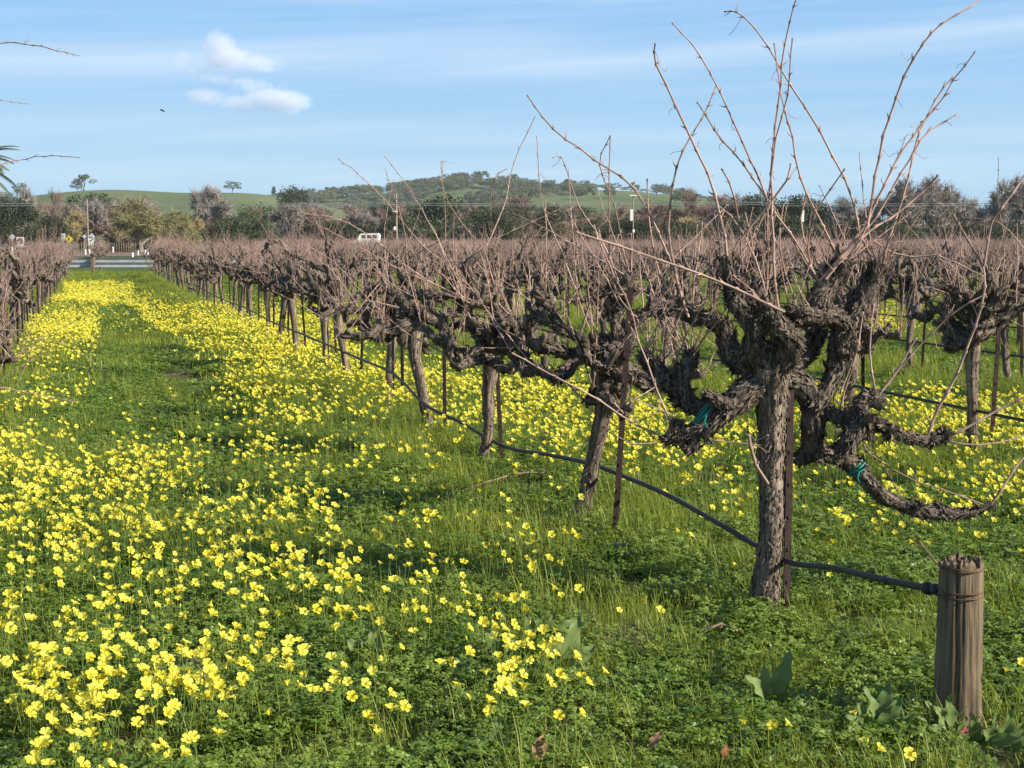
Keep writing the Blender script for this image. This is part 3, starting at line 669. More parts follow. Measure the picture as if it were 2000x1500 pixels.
for (px, py, Y, r) in ((1733, 1133, 5.14, .018), (1812, 1149, 4.84, .022), (1828, 1151, 4.79, .019)):
    mb = MB(); c = P(px, py, Y); d = unit(P(px + 10, py + 2.2, Y - .04) - c); ring_tube(mb, np.array([c - d * .012, c - d * .008, c + d * .008, c + d * .012]), np.array([r * .8, r, r, r * .8]), 14)
    link('coupling', mb.mesh('hose_coupling', M['hose']), h1)
for k in range(0, 7):
    if k == 1: continue
    a0 = {0: 8, 2: 3, 3: 4}.get(k, 6); pts = []
    for a in range(a0, 68, 3): xy = RC(ROWS[k] + 0.03, a); pts.append(np.array([xy[0], xy[1], 0.36 + 0.025 * math.sin(a * 1.7)]))
    hose('drip_hose', pts, 0.012, 'black drip hose strung low along %s' % rowname(k), 'drip hoses')
# thin top wire of the nearest rows
mb = MB(); ring_tube(mb, np.array([P(1836, 1108, 4.78), P(1790, 1060, 5.0), P(1640, 960, 5.6), P(1560, 930, 6.1)]), np.full(4, 0.0018), 4); 
link('trellis_wire', mb.mesh('trellis_wire', M['wire']), None, None, None, None, 'thin rusty wire slanting up from the wooden post to the front vine', 'wire')

# ------------------------------------------------------------------ the wooden end post
def post():
    m, n, b, o = mat('weathered_post_wood'); t = n.new('ShaderNodeTexCoord')
    v = n.mapping(t.outputs['Object'], (30, 30, 2.6)); f = n.noise(v, 1.0, 8, 0.68, 1.1)
    v2 = n.mapping(t.outputs['Object'], (110, 110, 3.5)); f2 = n.noise(v2, 1.0, 4, 0.6, 0.3)
    big = n.noise(t.outputs['Object'], 7, 3)
    x = n.math('ADD', n.math('MULTIPLY', f, 0.55), n.math('MULTIPLY', f2, 0.45))
    c = n.ramp(x, [(0.36, (0.03, 0.02, 0.013)), (0.5, (0.115, 0.078, 0.046)), (0.70, (0.30, 0.215, 0.125))])
    c = n.mix(n.math('MULTIPLY', big, 0.5), c, (0.15, 0.125, 0.085)); n.link(c, b.inputs['Base Color']); b.inputs['Roughness'].default_value = 0.9
    base = G(1869, 1425); kp = P(1882, 1212, base[1]) - base
    km = n.mapping(t.outputs['Object'], (1, .35, .6), (-kp[0], .012, -kp[2] * .6)); kl = n.new('ShaderNodeVectorMath'); kl.operation = 'LENGTH'; n.link(km, kl.inputs[0])
    kd = n.math('ADD', kl.outputs['Value'], n.math('MULTIPLY', big, .006)); core = n.math('LESS_THAN', kd, .0085); ring_ = n.math('MULTIPLY', n.math('LESS_THAN', kd, .016), n.math('GREATER_THAN', n.math('SINE', n.math('MULTIPLY', kd, 2400)), .3))
    c = n.mix(n.math('MAXIMUM', n.math('MULTIPLY', core, .8), n.math('MULTIPLY', ring_, .5)), c, (.045, .028, .018)); n.link(c, b.inputs['Base Color'])
    bp = n.new('ShaderNodeBump'); bp.inputs['Strength'].default_value = 0.9; bp.inputs['Distance'].default_value = 0.005
    n.link(x, bp.inputs['Height']); n.link(bp.outputs[0], b.inputs['Normal'])
    base = G(1869, 1425); top = P(1877, 1098, base[1]); hh = top[2] - 0.0
    mb = MB(); sides = 96; nz = 60; a = np.linspace(0, 2 * math.pi, sides, endpoint=False); z = np.linspace(-0.06, 1, nz)
    rb = 46 / F * base[1] * 1.02; rt = 41 / F * base[1]
    rng = np.random.default_rng(9); R = np.zeros((nz, sides)); cr = [(-1.98, .010, .035), (-1.32, .006, .02), (-1.02, .006, .02), (-0.62, .005, .02), (-2.5, .006, .03), (-1.65, .004, .015), (0.5, .01, .04), (2, .01, .04), (3.0, .008, .03)]
    for i, zz in enumerate(z):
        R[i] = rb + (rt - rb) * max(zz, 0)
        q = np.stack([np.cos(a) * 1.1, np.sin(a) * 1.1, np.full(sides, zz * 0.6)], -1)
        R[i] += (fbm(q * 1.5, 3, 3) - 0.5) * 0.012 + (fbm(np.stack([np.cos(a) * 9, np.sin(a) * 9, np.full(sides, zz * 1.2)], -1), 4, 2) - .5) * 0.005
        for c0, dep, wd in cr:
            cc = c0 + 0.05 * math.sin(zz * 5 + c0 * 3); d = (a - cc + math.pi) % (2 * math.pi) - math.pi
            R[i] -= dep * np.exp(-(d / wd) ** 2) * (0.6 + 0.6 * zz)
    jag = (fbm(np.stack([np.cos(a) * 5, np.sin(a) * 5, a * 0], -1), 8, 3) - 0.40) * 0.05 + rng.uniform(-.006, .006, sides) - .012 * (np.cos(a * 2 + 1) > .3)
    V = np.zeros((nz, sides, 3))
    for i, zz in enumerate(z):
        k = max(0, (zz - 0.9) / 0.1); V[i, :, 0] = R[i] * np.cos(a) + (top[0] - base[0]) * max(zz, 0); V[i, :, 1] = R[i] * np.sin(a); V[i, :, 2] = hh * zz + jag * k
    rings = [V]; nr_ = 10
    for q in range(1, nr_ + 1):
        s = 1 - q / nr_; W = V[-1].copy(); c = W[:, :2].mean(0); W[:, :2] = c + (W[:, :2] - c) * s
        W[:, 2] = hh - 0.012 + (fbm(np.stack([W[:, 0] * 60, W[:, 1] * 60, W[:, 0] * 0], -1), 6, 3) - 0.45) * 0.085 * (1 if q < nr_ else 0); rings.append(W[None])
    V = np.concatenate(rings); nn = len(V); i = np.arange(nn - 1)[:, None] * sides; j = np.arange(sides)[None]; j2 = (j + 1) % sides
    mb.add(V, np.stack([i + j, i + j2, i + sides + j2, i + sides + j], -1).reshape(-1, 4))
    root = link('end_post', None, None, base, None, None, 'short weathered wooden end post with splintered top and rusty wire wraps', 'post')
    link('post_wood', mb.mesh('post_wood', m), root)
    # knot
    for (py, dz, ph, rr) in ((1104, .010, 0.3, .0022), (1108, -.008, 1.2, .002), (1150, .004, 0, .0024), (1158, .012, 2.8, .0024), (1163, .004, 2.2, .0022)):
        wb = MB(); zc = (P(1877, py, base[1]) - base)[2]; t = np.linspace(0, 2 * math.pi, 48); s = zc / hh
        rad = rb + (rt - rb) * s + 0.003
        ring_tube(wb, np.stack([rad * np.cos(t) + (top[0] - base[0]) * s, rad * np.sin(t), zc + dz * np.sin(t + ph)], -1), np.full(48, rr), 6, None, False)
        link('wire_wrap', wb.mesh('wire_wrap', M['wire']), root)
post()

# ------------------------------------------------------------------ instanced ground cover ("stuff")
PROTO = bpy.data.collections.new('prototypes')     # never linked to the scene: only a source of meshes
def scatter(name, protos, pts, rot, scl, idx, label, cat='ground cover'):
    c = bpy.data.collections.new(name + '_source')
    for i, me in enumerate(protos): c.objects.link(bpy.data.objects.new('%s_piece_%02d' % (name, i), me))
    me = bpy.data.meshes.new(name + '_points'); n = len(pts); me.vertices.add(n); me.vertices.foreach_set('co', np.asarray(pts, np.float32).ravel())
    for nm, ty, arr in (('rot', 'FLOAT_VECTOR', rot), ('scl', 'FLOAT', scl), ('idx', 'INT', idx)):
        a = me.attributes.new(nm, ty, 'POINT'); a.data.foreach_set('vector' if ty == 'FLOAT_VECTOR' else 'value', np.asarray(arr, np.float32 if ty != 'INT' else np.int32).ravel())
    o = link(name, me, label=label, cat=cat, kind='stuff')
    g = bpy.data.node_groups.new(name + '_nodes', 'GeometryNodeTree')
    g.interface.new_socket('Geometry', in_out='INPUT', socket_type='NodeSocketGeometry'); g.interface.new_socket('Geometry', in_out='OUTPUT', socket_type='NodeSocketGeometry')
    nn = g.nodes; gi = nn.new('NodeGroupInput'); go = nn.new('NodeGroupOutput'); iop = nn.new('GeometryNodeInstanceOnPoints'); ci = nn.new('GeometryNodeCollectionInfo')
    ci.inputs['Collection'].default_value = c; ci.inputs['Separate Children'].default_value = True; ci.inputs['Reset Children'].default_value = True
    def at(nm, ty):
        a = nn.new('GeometryNodeInputNamedAttribute'); a.data_type = ty; a.inputs['Name'].default_value = nm; return a.outputs['Attribute']
    e2r = nn.new('FunctionNodeEulerToRotation'); L = g.links.new
    L(gi.outputs[0], iop.inputs['Points']); L(ci.outputs[0], iop.inputs['Instance']); iop.inputs['Pick Instance'].default_value = True
    L(at('idx', 'INT'), iop.inputs['Instance Index']); L(at('rot', 'FLOAT_VECTOR'), e2r.inputs[0]); L(e2r.outputs[0], iop.inputs['Rotation'])
    L(at('scl', 'FLOAT'), iop.inputs['Scale']); L(iop.outputs[0], go.inputs[0])
    m = o.modifiers.new('scatter', 'NODES'); m.node_group = g
    return o

def clover_patch(seed, n, rad, size=1.0):
    rng = np.random.default_rng(seed); mb = MB()
    rr = rad * np.sqrt(rng.random(n)); a = rng.random(n) * 6.283; c = np.stack([rr * np.cos(a), rr * np.sin(a), rng.uniform(0.02, 0.10, n) * (1.2 - rr / rad * 0.6)], -1)
    nv = unit(np.stack([rng.normal(0, .35, n), rng.normal(0, .35, n), np.ones(n)], -1)); s = rng.uniform(0.008, 0.0145, n)[:, None] * size
    x = unit(np.cross(nv, rng.normal(0, 1, (n, 3)))); y = np.cross(nv, x)
    for k in range(3):
        th = k * 2.094; d = x * math.cos(th) + y * math.sin(th); e = -x * math.sin(th) + y * math.cos(th)
        fold = -nv * 0.22 * s
        q = np.stack([c, c + d * s * 0.75 + e * s * 0.62 + fold, c + d * s * 1.0 , c + d * s * 0.75 - e * s * 0.62 + fold, ], 1)
        tip1 = c + d * s * 1.18 + e * s * 0.35 + fold * .6; tip2 = c + d * s * 1.18 - e * s * 0.35 + fold * .6
        V = np.stack([q[:, 0], q[:, 1], tip1, q[:, 2], tip2, q[:, 3]], 1); i = np.arange(n)[:, None] * 6
        mb.add(V, np.concatenate([i + np.array([[0, 1, 2, 3]]), i + np.array([[0, 3, 4, 5]])]))
    return mb.mesh('sorrel_leaf_patch', M['clover'], False)
def grass_tuft(seed, n, rad, h0, h1, wd=0.0028):
    rng = np.random.default_rng(seed); mb = MB()
    rr = rad * np.sqrt(rng.random(n)); a = rng.random(n) * 6.283; c = np.stack([rr * np.cos(a), rr * np.sin(a), np.full(n, -0.01)], -1)
    h = rng.uniform(h0, h1, n)[:, None]; la = rng.random(n) * 6.283; ld = np.stack([np.cos(la), np.sin(la), la * 0], -1); bend = rng.uniform(0.1, 0.9, n)[:, None]
    ld = unit(ld + np.array([0.25, 0.1, 0]))
    sd = np.cross(ld, [0, 0, 1.0]); w_ = wd * rng.uniform(.7, 1.4, (n, 1)); R = []
    for t in (0, .35, .7, 1.0):
        p = c + np.array([0, 0, 1]) * h * (t - 0.25 * bend * t * t) + ld * h * bend * t * t * 0.75; ww = w_ * (1 - t * 0.85)
        R += [p - sd * ww, p + sd * ww]
    V = np.stack(R, 1); i = np.arange(n)[:, None] * 8
    mb.add(V, np.concatenate([i + np.array([[0, 1, 3, 2]]), i + np.array([[2, 3, 5, 4]]), i + np.array([[4, 5, 7, 6]])]))
    return mb.mesh('grass_tuft', M['grass'], True)
CL = [clover_patch(i, 260, 0.20) for i in range(4)]; CLF = [clover_patch(10 + i, 320, 0.38, 1.9) for i in range(3)]
GR = [grass_tuft(i, 46, 0.13, 0.05 + .03 * i, 0.13 + 0.05 * i) for i in range(4)]; M['straw'] = plain('straw', (0.34, 0.26, 0.12), .8, 0, .3, 9)
STRAW = grass_tuft(50, 26, .15, .06, .16); STRAW.materials[0] = M['straw']
GR.append(STRAW); GRF = [grass_tuft(20 + i, 150, 0.42, 0.06, 0.17 + 0.04 * i, 0.005) for i in range(3)]

BARE = [(250, 1262, 70, 25), (300, 1330, 60, 25), (420, 1190, 50, 16), (350, 1140, 40, 12), (1660, 1060, 50, 12), (120, 765, 70, 12), (300, 715, 45, 8), (250, 795, 90, 9), (320, 800, 60, 10), (700, 1240, 20, 8)]
def bare(px, py):
    m = np.ones_like(px)
    for (a, b, c, d) in BARE: m = np.minimum(m, np.clip((((px - a) / c) ** 2 + ((py - b) / d) ** 2 - 0.15) / 0.5, 0, 1))
    return .5 + .5 * m
rngG = np.random.default_rng(3)
def field(y0, y1, dens, margin=1.2):
    """random ground points in the wedge the camera sees (plus a margin), uniform per m2"""
    out = []; y = y0
    while y < y1:
        dy = max(0.5, y * 0.06); half = 1000 / F * y * 1.04 + margin + y * .05; n = rngG.poisson(dens * dy * 2 * half)
        out.append(np.stack([rngG.uniform(-half, half, n), rngG.uniform(y, min(y + dy, y1), n)], -1)); y += dy
    return np.concatenate(out)
def perp_along(xy): return xy @ RN, xy @ RD
def to3(xy): return np.column_stack([xy, relief(xy[:, 0], xy[:, 1])])
def yaw(n, tilt=0.08): return np.column_stack([rngG.normal(0, tilt, n), rngG.normal(0, tilt, n), rngG.random(n) * 6.283])
def grass_zone(xy):
    """1 where grass rules (strip under each vine row), 0 where sorrel rules"""
    pr, al = perp_along(xy); d = np.full(len(xy), 9.0)
    for k, v in ROWS.items(): d = np.minimum(d, np.abs(pr - v + 0.15))
    z = np.clip(1.35 - d, 0, 1) ; nz = fbm(np.column_stack([xy * 0.8, xy[:, :1] * 0]), 12, 3)
    return np.clip(z * 0.9 + (nz - 0.5) * 2.2 + 0.15, 0.0, 1)
# near sorrel leaves
xy = np.concatenate([field(3.2, 16, 26), field(3.2, 9, 20)]); gz = grass_zone(xy); pj = proj(to3(xy)); keep = (rngG.random(len(xy)) < (1.0 - 0.65 * gz)) & (rngG.random(len(xy)) < bare(pj[:, 0], pj[:, 1])); xy = xy[keep]
scatter('sorrel_leaves', CL, to3(xy), yaw(len(xy)), rngG.uniform(.8, 1.35, len(xy)), rngG.integers(0, 4, len(xy)), 'low dark green three-lobed sorrel leaves carpeting the ground')
xy = field(3.2, 16, 46); gz = grass_zone(xy); pj = proj(to3(xy)); keep = (rngG.random(len(xy)) < 0.16 + 0.84 * gz) & (rngG.random(len(xy)) < bare(pj[:, 0], pj[:, 1]) * .97 + .03); xy = xy[keep]
scatter('grass', GR, to3(xy), yaw(len(xy)), rngG.uniform(.55, 1.15, len(xy)) * np.where((xy[:, 1] < 6.3) & (xy[:, 0] > .2), .85, 1.0), np.where(rngG.random(len(xy)) < .05, 4, rngG.integers(0, 4, len(xy))), 'bright green grass blades growing along the vine rows', 'grass')
xy = field(15, 72, 8); gz = grass_zone(xy); pj = proj(to3(xy)); keep = (rngG.random(len(xy)) < bare(pj[:, 0], pj[:, 1])); xy = xy[keep]
scatter('far_grass', GRF + CLF, to3(xy), yaw(len(xy)), rngG.uniform(.7, 1.2, len(xy)), np.where(rngG.random(len(xy)) < 0.25 + 0.7 * gz[keep], rngG.integers(0, 3, len(xy)), rngG.integers(3, 6, len(xy))), 'green grass and weeds between the farther vine rows', 'grass')

# flowers --------------------------------------------------------------
GRID = """0068750000000000000000000000000000000000
0797478888888600000000000000000000840000
0686013877885540000000000000000000000000
0342110038845876655775430000000000000000
2564323347864367787877676644403755334455
1222222323566421155678888776665334666788
7754444444554454331145456677654323443444
9888877666643333232222212334432333443444
8888877667776322333202301111223333444444
7667666656666643321244100011111111222344
5565455584455444321123210000100010011122
4565544355646543342121111000000010000000
3444333354466534545311121100000000000000
4443333223333444433541221111000000000000
3344432333454233223344311111000000000200
4555435555542122122323211111100000000000
3333423211111111111121111110000000000000
3332122222000000000001111000011001100000
3211211110000001100010111000000101100000"""
rowsG = [[int(c) for c in r] for r in GRID.split('\n')]
def flower_head(seed, cup):
    rng = np.random.default_rng(seed); mb = MB(); R = 0.0205
    for k in range(5):
        a = k * 1.2566 + rng.normal(0, .06); d = np.array([math.cos(a), math.sin(a), 0]); e = np.array([-math.sin(a), math.cos(a), 0]); z = np.array([0, 0, 1.0]); c = cup + rng.normal(0, .08)
        def pt(r, s, h): return d * r * R + e * s * R + z * h * R
        V = [pt(.05, .06, -.75), pt(.05, -.06, -.75), pt(.42, .26, -.1 + c * .2), pt(.42, -.26, -.1 + c * .2), pt(.85, .46, .02 + c * .42), pt(.85, -.46, .06 + c * .42), pt(1.12, .26, -.02 + c * .5), pt(1.12, -.26, .02 + c * .5), pt(.48, 0, -.18 + c * .2), pt(.95, 0, -.04 + c * .42)]
        mb.add(V, [[0, 1, 8, 8][:3], [0, 8, 2][:3]] if False else np.array([[0, 1, 8], [0, 8, 2], [1, 3, 8], [2, 8, 9], [2, 9, 4], [8, 3, 9], [3, 5, 9], [4, 9, 6], [9, 5, 7], [9, 7, 6]]))
    return mb
HEADS = [flower_head(1, .1), flower_head(2, .5), flower_head(3, 1.0), flower_head(4, .3)]
HEADM = [h.mesh('blossom', M['petal'], False) for h in HEADS]
def bud():
    mb = MB(); ring_tube(mb, np.array([[0, 0, -.012], [0, 0, -.004], [0, 0, .006], [0, 0, .013]]), np.array([.0016, .004, .0045, .0015]), 6); return mb.mesh('bud', M['petal'])
HEADM.append(bud())
FP = []; FS = []       # flower tips, base points
GA = np.array(rowsG, float)
def gval(px, py):
    x = np.clip(px / 50 - .5, 0, 38.999); y = np.clip((py - 550) / 50 - .5, 0, 17.999); i = x.astype(int); j = y.astype(int); fx = x - i; fy = y - j
    return (GA[j, i] * (1 - fx) + GA[j, i + 1] * fx) * (1 - fy) + (GA[j + 1, i] * (1 - fx) + GA[j + 1, i + 1] * fx) * fy
for r in range(len(rowsG)):
    y0 = 550 + 50 * r; g0 = G(0, y0 + 50, .2); g1 = G(0, y0, .2); area = 50 / F * (g0[1] + g1[1]) / 2 * (g1[1] - g0[1])
    n = 9 * max(3.8, area * 34) * 48 / 2.6
    m_ = rngG.poisson(n); px = rngG.uniform(-200, 2200, m_); py = y0 + 50 * rngG.random(m_)
    xyz = np.array([G(a_, b_, .2)[:2] for a_, b_ in zip(px, py)])
    nz = fbm(np.column_stack([xyz * np.array([1.7, 1.1]), xyz[:, :1] * 0]), 23, 3); cl = np.clip((nz - .38) * 5, .35, 1.2)
    v = gval(px + rngG.normal(0, 12, m_), py + rngG.normal(0, 6, m_)) / 9; v = v ** 1.9 * cl * 1.25
    Lf = np.interp(py, [585, 600, 640, 700, 800], [235, 188, 192, 205, 150]); Rt = np.interp(py, [585, 600, 640, 700, 760, 800], [240, 262, 300, 430, 440, 400])
    v = np.where((px > Lf) & (px < Rt) & (py > 585) & (py < 800), v * .10, v); v = np.where((py > 588) & (py < 601) & (px < 200), v * .15, v); v = np.where((py < 800) & (px > 110) & (px < Lf) & (py > 690), v * .3, v)
    v = np.where((px > 1000) & (py > 740) & (py < 1020), v * 2.0, v); v = np.where((px < 650) & (py > 850) & (py < 1120), v * 1.5, v)
    ok_ = (rngG.random(m_) < v) & ~((py < 572) & (px < 125)) & ((px < 262) | (rngG.random(m_) < np.clip((py - 558) / 26, 0, 1)))
    for q in xyz[ok_]:
        for _ in range(1 + rngG.poisson(1.6)): FP.append([q[0] + rngG.normal(0, .028), q[1] + rngG.normal(0, .03)])
for (a_, b_) in ((1985, 1305), (1978, 1312), (1992, 1318), (1968, 1300), (1500, 1432), (1466, 1440), (1683, 1455), (1742, 1485), (1762, 1448), (1566, 1390), (1440, 1100), (1606, 1140), (1612, 1143)):
    q = G(a_, b_, .2); FP.append([q[0], q[1]])
# extra flowers beyond 60 m lane
FP = np.array(FP); print('flowers', len(FP))
gzn = rngG.random(len(FP)); hts = np.clip(rngG.normal(.20, .035, len(FP)), .10, .29)
bp3 = to3(FP); tips = bp3 + np.column_stack([rngG.normal(-.01, .03, len(FP)), rngG.normal(-.01, .03, len(FP)), hts])
# tilt of heads: roughly towards the sun and the sky
def head_rot(n):
    out = np.zeros((n, 3))
    d = np.stack([rngG.normal(.35, .5, n), rngG.normal(-.30, .5, n), np.full(n, 1.0)], -1); d = unit(d)
    out[:, 1] = np.arccos(np.clip(d[:, 2], -1, 1)); out[:, 2] = np.arctan2(d[:, 1], d[:, 0]); return out
rots = head_rot(len(FP)); pj = proj(tips); dist = pj[:, 2]
vis = (pj[:, 0] > 0) & (pj[:, 0] < 2000) & (pj[:, 1] < 1500) & (dist > 0)
order = np.argsort(np.where(vis, dist, 1e9))[:300]
single = np.zeros(len(FP), bool); single[order] = True
def stem_mesh(seed):
    rng = np.random.default_rng(seed); mb = MB(); b = rng.normal(0, .12, 2)
    p = np.array([[b[0] * (t - t * t), b[1] * (t - t * t), t] for t in np.linspace(0, 1, 6)]); ring_tube(mb, p, np.array([.0011] * 6), 4, None, False)
    return mb.mesh('flower_stem', M['stem'])
STM = [stem_mesh(i) for i in range(4)]
def stem_rot(a, b):
    d = b - a; L = np.linalg.norm(d, axis=1); return np.column_stack([np.zeros(len(d)), np.arccos(np.clip(d[:, 2] / L, -1, 1)), np.arctan2(d[:, 1], d[:, 0])]), L
sr, sl = stem_rot(bp3, tips)
for i in order:
    px = pj[i, 0]; zone = ['far left', 'left', 'centre left', 'centre', 'centre right', 'right', 'far right'][int(px / 286)] + (' at the bottom edge' if pj[i, 1] > 1400 else (' just above the bottom edge' if pj[i, 1] > 1300 else ' a little farther back'))
    o = link('sorrel_flower', None, None, bp3[i], None, None, 'yellow sorrel flower on a thin stem, %s' % zone, 'flower', 'yellow sorrel flowers in the foreground')
    s = link('stem', STM[i % 4], o, None, tuple(sr[i])); s.scale = (1, 1, sl[i])
    link('blossom', HEADM[int(rngG.choice([0, 0, 1, 1, 3, 3, 2]))], o, tips[i] - bp3[i] + np.array([0, 0, .008]), tuple(rots[i]), float(rngG.uniform(.68, .98)))
rest = ~single; n = rest.sum()
scatter('yellow_flowers', HEADM, tips[rest] + [0, 0, .008], rots[rest], rngG.uniform(.58, .95, n), rngG.choice([0, 0, 1, 1, 2, 2, 2, 3, 4, 4], n), 'drifts of small yellow sorrel flowers filling the lanes between the rows', 'flowers')
near = rest & (dist < 14)
def stem_unit(seed): return stem_mesh(seed)
SMM = []
for L in (.14, .17, .20, .23, .26):
    mb = MB(); p = np.array([[.02 * math.sin(t * 3) , 0, t * L] for t in np.linspace(0, 1, 5)]); ring_tube(mb, p, np.full(5, .0012), 3, None, False); SMM.append(mb.mesh('flower_stem_long', M['stem']))
ix = np.clip(((sl[near] - .125) / .03).astype(int), 0, 4)
scatter('flower_stems', SMM, bp3[near], sr[near], sl[near] / np.array([.14, .17, .20, .23, .26])[ix], ix, 'thin green stems of the yellow sorrel flowers', 'flower stems')

# ------------------------------------------------------------------ broad-leaved dock plants
def dock_leaf(rng, L, wd, curl, fold=0.25):
    mb = MB(); nu, nv = 12, 6; V = []
    for i in range(nu + 1):
        t = i / nu; hw = wd * (math.sin(math.pi * min(1, t * 0.93 + 0.07)) ** 0.75) * (1 - 0.25 * t) if t > 0.12 else wd * 0.10
        x = L * (t - 0.12 * curl * t * t); z = L * (-0.35 * curl * t * t)
        for j in range(nv + 1):
            s = j / nv * 2 - 1; wav = 0.010 * math.sin(t * 17 + s * 2) * abs(s) ** 2 * (L / .18)
            V.append([x, s * hw, z + abs(s) * hw * fold + wav])
    f = [[i * (nv + 1) + j, (i + 1) * (nv + 1) + j, (i + 1) * (nv + 1) + j + 1, i * (nv + 1) + j + 1] for i in range(nu) for j in range(nv)]
    mb.add(V, np.array(f)); ring_tube(mb, np.array([[L * (t - 0.12 * curl * t * t), 0, L * (-0.35 * curl * t * t) - .0015] for t in np.linspace(0, .95, 8)]), np.linspace(.0026, .0008, 8), 5, None, False)
    return mb
rngD = np.random.default_rng(21)
DOCK = [ # px, py base, [(dir_deg in image plane (0=right, 90=up), length px, pitch towards camera)], label
 (1500, 1392, [(120, 80, .2), (100, 75, .1), (62, 105, 0), (150, 60, .5), (35, 60, .5), (20, 75, .3)], 'dock plant with three upright dark leaves, left of the plant nearest the post'),
 (1708, 1462, [(95, 105, .1), (75, 110, 0), (60, 95, .2), (115, 90, .2), (135, 90, .4), (150, 80, .6), (40, 90, .4), (170, 100, .8), (105, 60, .6), (20, 100, .7)], 'dock plant with many spreading leaves left of the post base'),
 (1862, 1462, [(120, 90, .3), (145, 75, .6), (100, 85, .2), (215, 70, .9), (60, 50, .5)], 'dock plant with pale leaves at the foot of the wooden post'),
 (1832, 1440, [(110, 70, .5), (80, 80, .3), (140, 60, .7), (50, 60, .6)], 'pale dock plant tucked against the left side of the post base'),
 (1905, 1478, [(60, 80, .4), (30, 90, .6), (100, 70, .4), (140, 60, .6)], 'dock plant between the post and the bottom right corner'),
 (1950, 1480, [(75, 80, .2), (50, 70, .3), (25, 90, .5), (130, 70, .5), (10, 70, .6)], 'dock plant at the bottom right corner'),
 (722, 1320, [(125, 75, .3), (100, 60, .1), (70, 80, .2), (85, 75, 0)], 'grey-green dock plant among flowers left of the larger dock'),
 (1005, 1330, [(118, 120, .1), (95, 80, .2), (70, 70, .3), (60, 90, .4), (140, 60, .5)], 'larger dock plant with a long leaf leaning left'),
 (1075, 1345, [(62, 130, .1), (85, 90, .3), (50, 80, .6), (40, 110, .2), (110, 60, .4)], 'dock plant with a ribbed leaf leaning right behind the flowers'),
 (1050, 1275, [(35, 90, .1), (60, 70, .2), (110, 70, .2), (85, 60, .1)], 'dock plant with a broad pale leaf catching light under the flowers'),
 (975, 1400, [(50, 55, .4), (30, 60, .5), (70, 40, .3)], 'small dock plant with one folded leaf'),
 (960, 1500, [(125, 60, .3), (80, 80, .1), (60, 60, .4), (150, 40, .6)], 'dock plant cut by the bottom edge of the photo'),
 (1610, 1400, [(120, 45, .3), (160, 70, .6), (20, 50, .6), (60, 40, .4)], 'small dock plant between the two larger ones'),
 (255, 618, [(100, 14, 0), (60, 14, .2), (130, 14, .2), (80, 14, .1), (20, 12, .3)], 'dark leafy weed in the middle of the lane'),
]
for (px, py, lv, lab) in DOCK:
    b = G(px, py); root = link('dock_plant', None, None, b, None, None, lab, 'broadleaf weed', 'broad-leaved dock plants')
    for (dg, lp, tw) in lv:
        L = lp / F * b[1] * 1.12; me = dock_leaf(rngD, L, L * rngD.uniform(.15, .20), rngD.uniform(.1, .7)).mesh('dock_leaf', M['dock'])
        a = math.radians(dg); d = Vector((math.cos(a), -tw + rngD.normal(0, .1), max(0.25, math.sin(a)))).normalized(); face = Vector((rngD.normal(.2, .5), -1.0, 0.6)).normalized()
        z = (face - d * face.dot(d)).normalized(); y = z.cross(d); R = Matrix((d, y, z)).transposed().to_4x4()
        o = link('leaf', me, root); o.rotation_euler = R.to_euler(); o.location = (0, 0, .035)
for (px, py, s, m_, lab) in ((1411, 1480, .033, 'redleaf', 'small red fallen leaf near the bottom edge'), (1878, 1440, .03, 'redleaf', 'tiny red leaf at the foot of the post'), (1042, 1488, .07, 'dryleaf', 'curled brown dead leaf at the bottom of the photo'), (1268, 1462, .05, 'dryleaf', 'thin brown dry leaf lying right of the flowers')):
    b = G(px, py, .06); link('fallen_leaf', dock_leaf(rngD, s * 1.4, s * .35, .5).mesh('fallen_leaf', M[m_]), None, b, (0.9, -1.0, rngD.uniform(0, 1)), None, lab, 'leaf')

for (a_, b_, c_, d_, lab) in ((1350, 1250, 1440, 1232, 'dark fallen cane lying in the grass left of the dock plant'), (900, 960, 1075, 925, 'long fallen cane leaning on the third vine trunk'), (1180, 1082, 1240, 1076, 'short fallen cane by the tilted stake'), (330, 1300, 400, 1322, 'bit of pruned cane on the bare soil at lower left')):
    mb = MB(); q0 = G(a_, b_, .05); q1 = G(c_, d_, .09); add_cane(mb, [q0, (q0 * 2 + q1) / 3 + [0, 0, .03], (q0 + q1 * 2) / 3 + [0, .03, .035], q1], .005, .003, 6, True, rngD, 3, resample=.08)
    link('fallen_cane', mb.mesh('fallen_cane', M['canedark']), None, None, None, None, lab, 'pruned cane')

# ------------------------------------------------------------------ far vineyard (beyond the counted vines)
fp = [[x[0], x[1], 0] for x in FARPTS]
for k in range(-8, 60):
    for a in np.arange(84, 175, 2.3):
        xy = RC(-3 + k * 3.4, a + rngG.normal(0, .2)); q = proj([[xy[0], xy[1], 1]])[0]
        if -100 < q[0] < 2100 and not (q[0] < 500 and xy[1] > 90): fp.append([xy[0], xy[1], 0])
        if xy[1] > 165: break
fp = np.array(fp); n = len(fp); print('far vines', n)
FVM = [merge([gen_vine(400 + i, 0)[0]] + gen_vine(400 + i, 0)[1] ) for i in range(3)]
FVA = []
for i in range(4):
    tr, ar, ca = gen_vine(400 + i, 0); FVA.append((merge([tr] + ar).mesh('far_wood', M['bark']), merge(ca).mesh('far_cane', M['canefar'])))
fr = np.column_stack([np.zeros(n), np.zeros(n), np.where(rngG.random(n) < .5, ROWANG, ROWANG + math.pi)]); fi = rngG.integers(0, 4, n)
scatter('far_vines', [a[0] for a in FVA], fp, fr, np.ones(n), fi, 'wood of the countless bare vines at the far end of the vineyard', 'vineyard')
scatter('far_canes', [a[1] for a in FVA], fp, fr, np.ones(n), fi, 'reddish haze of bare canes on the farthest vine rows', 'vineyard')

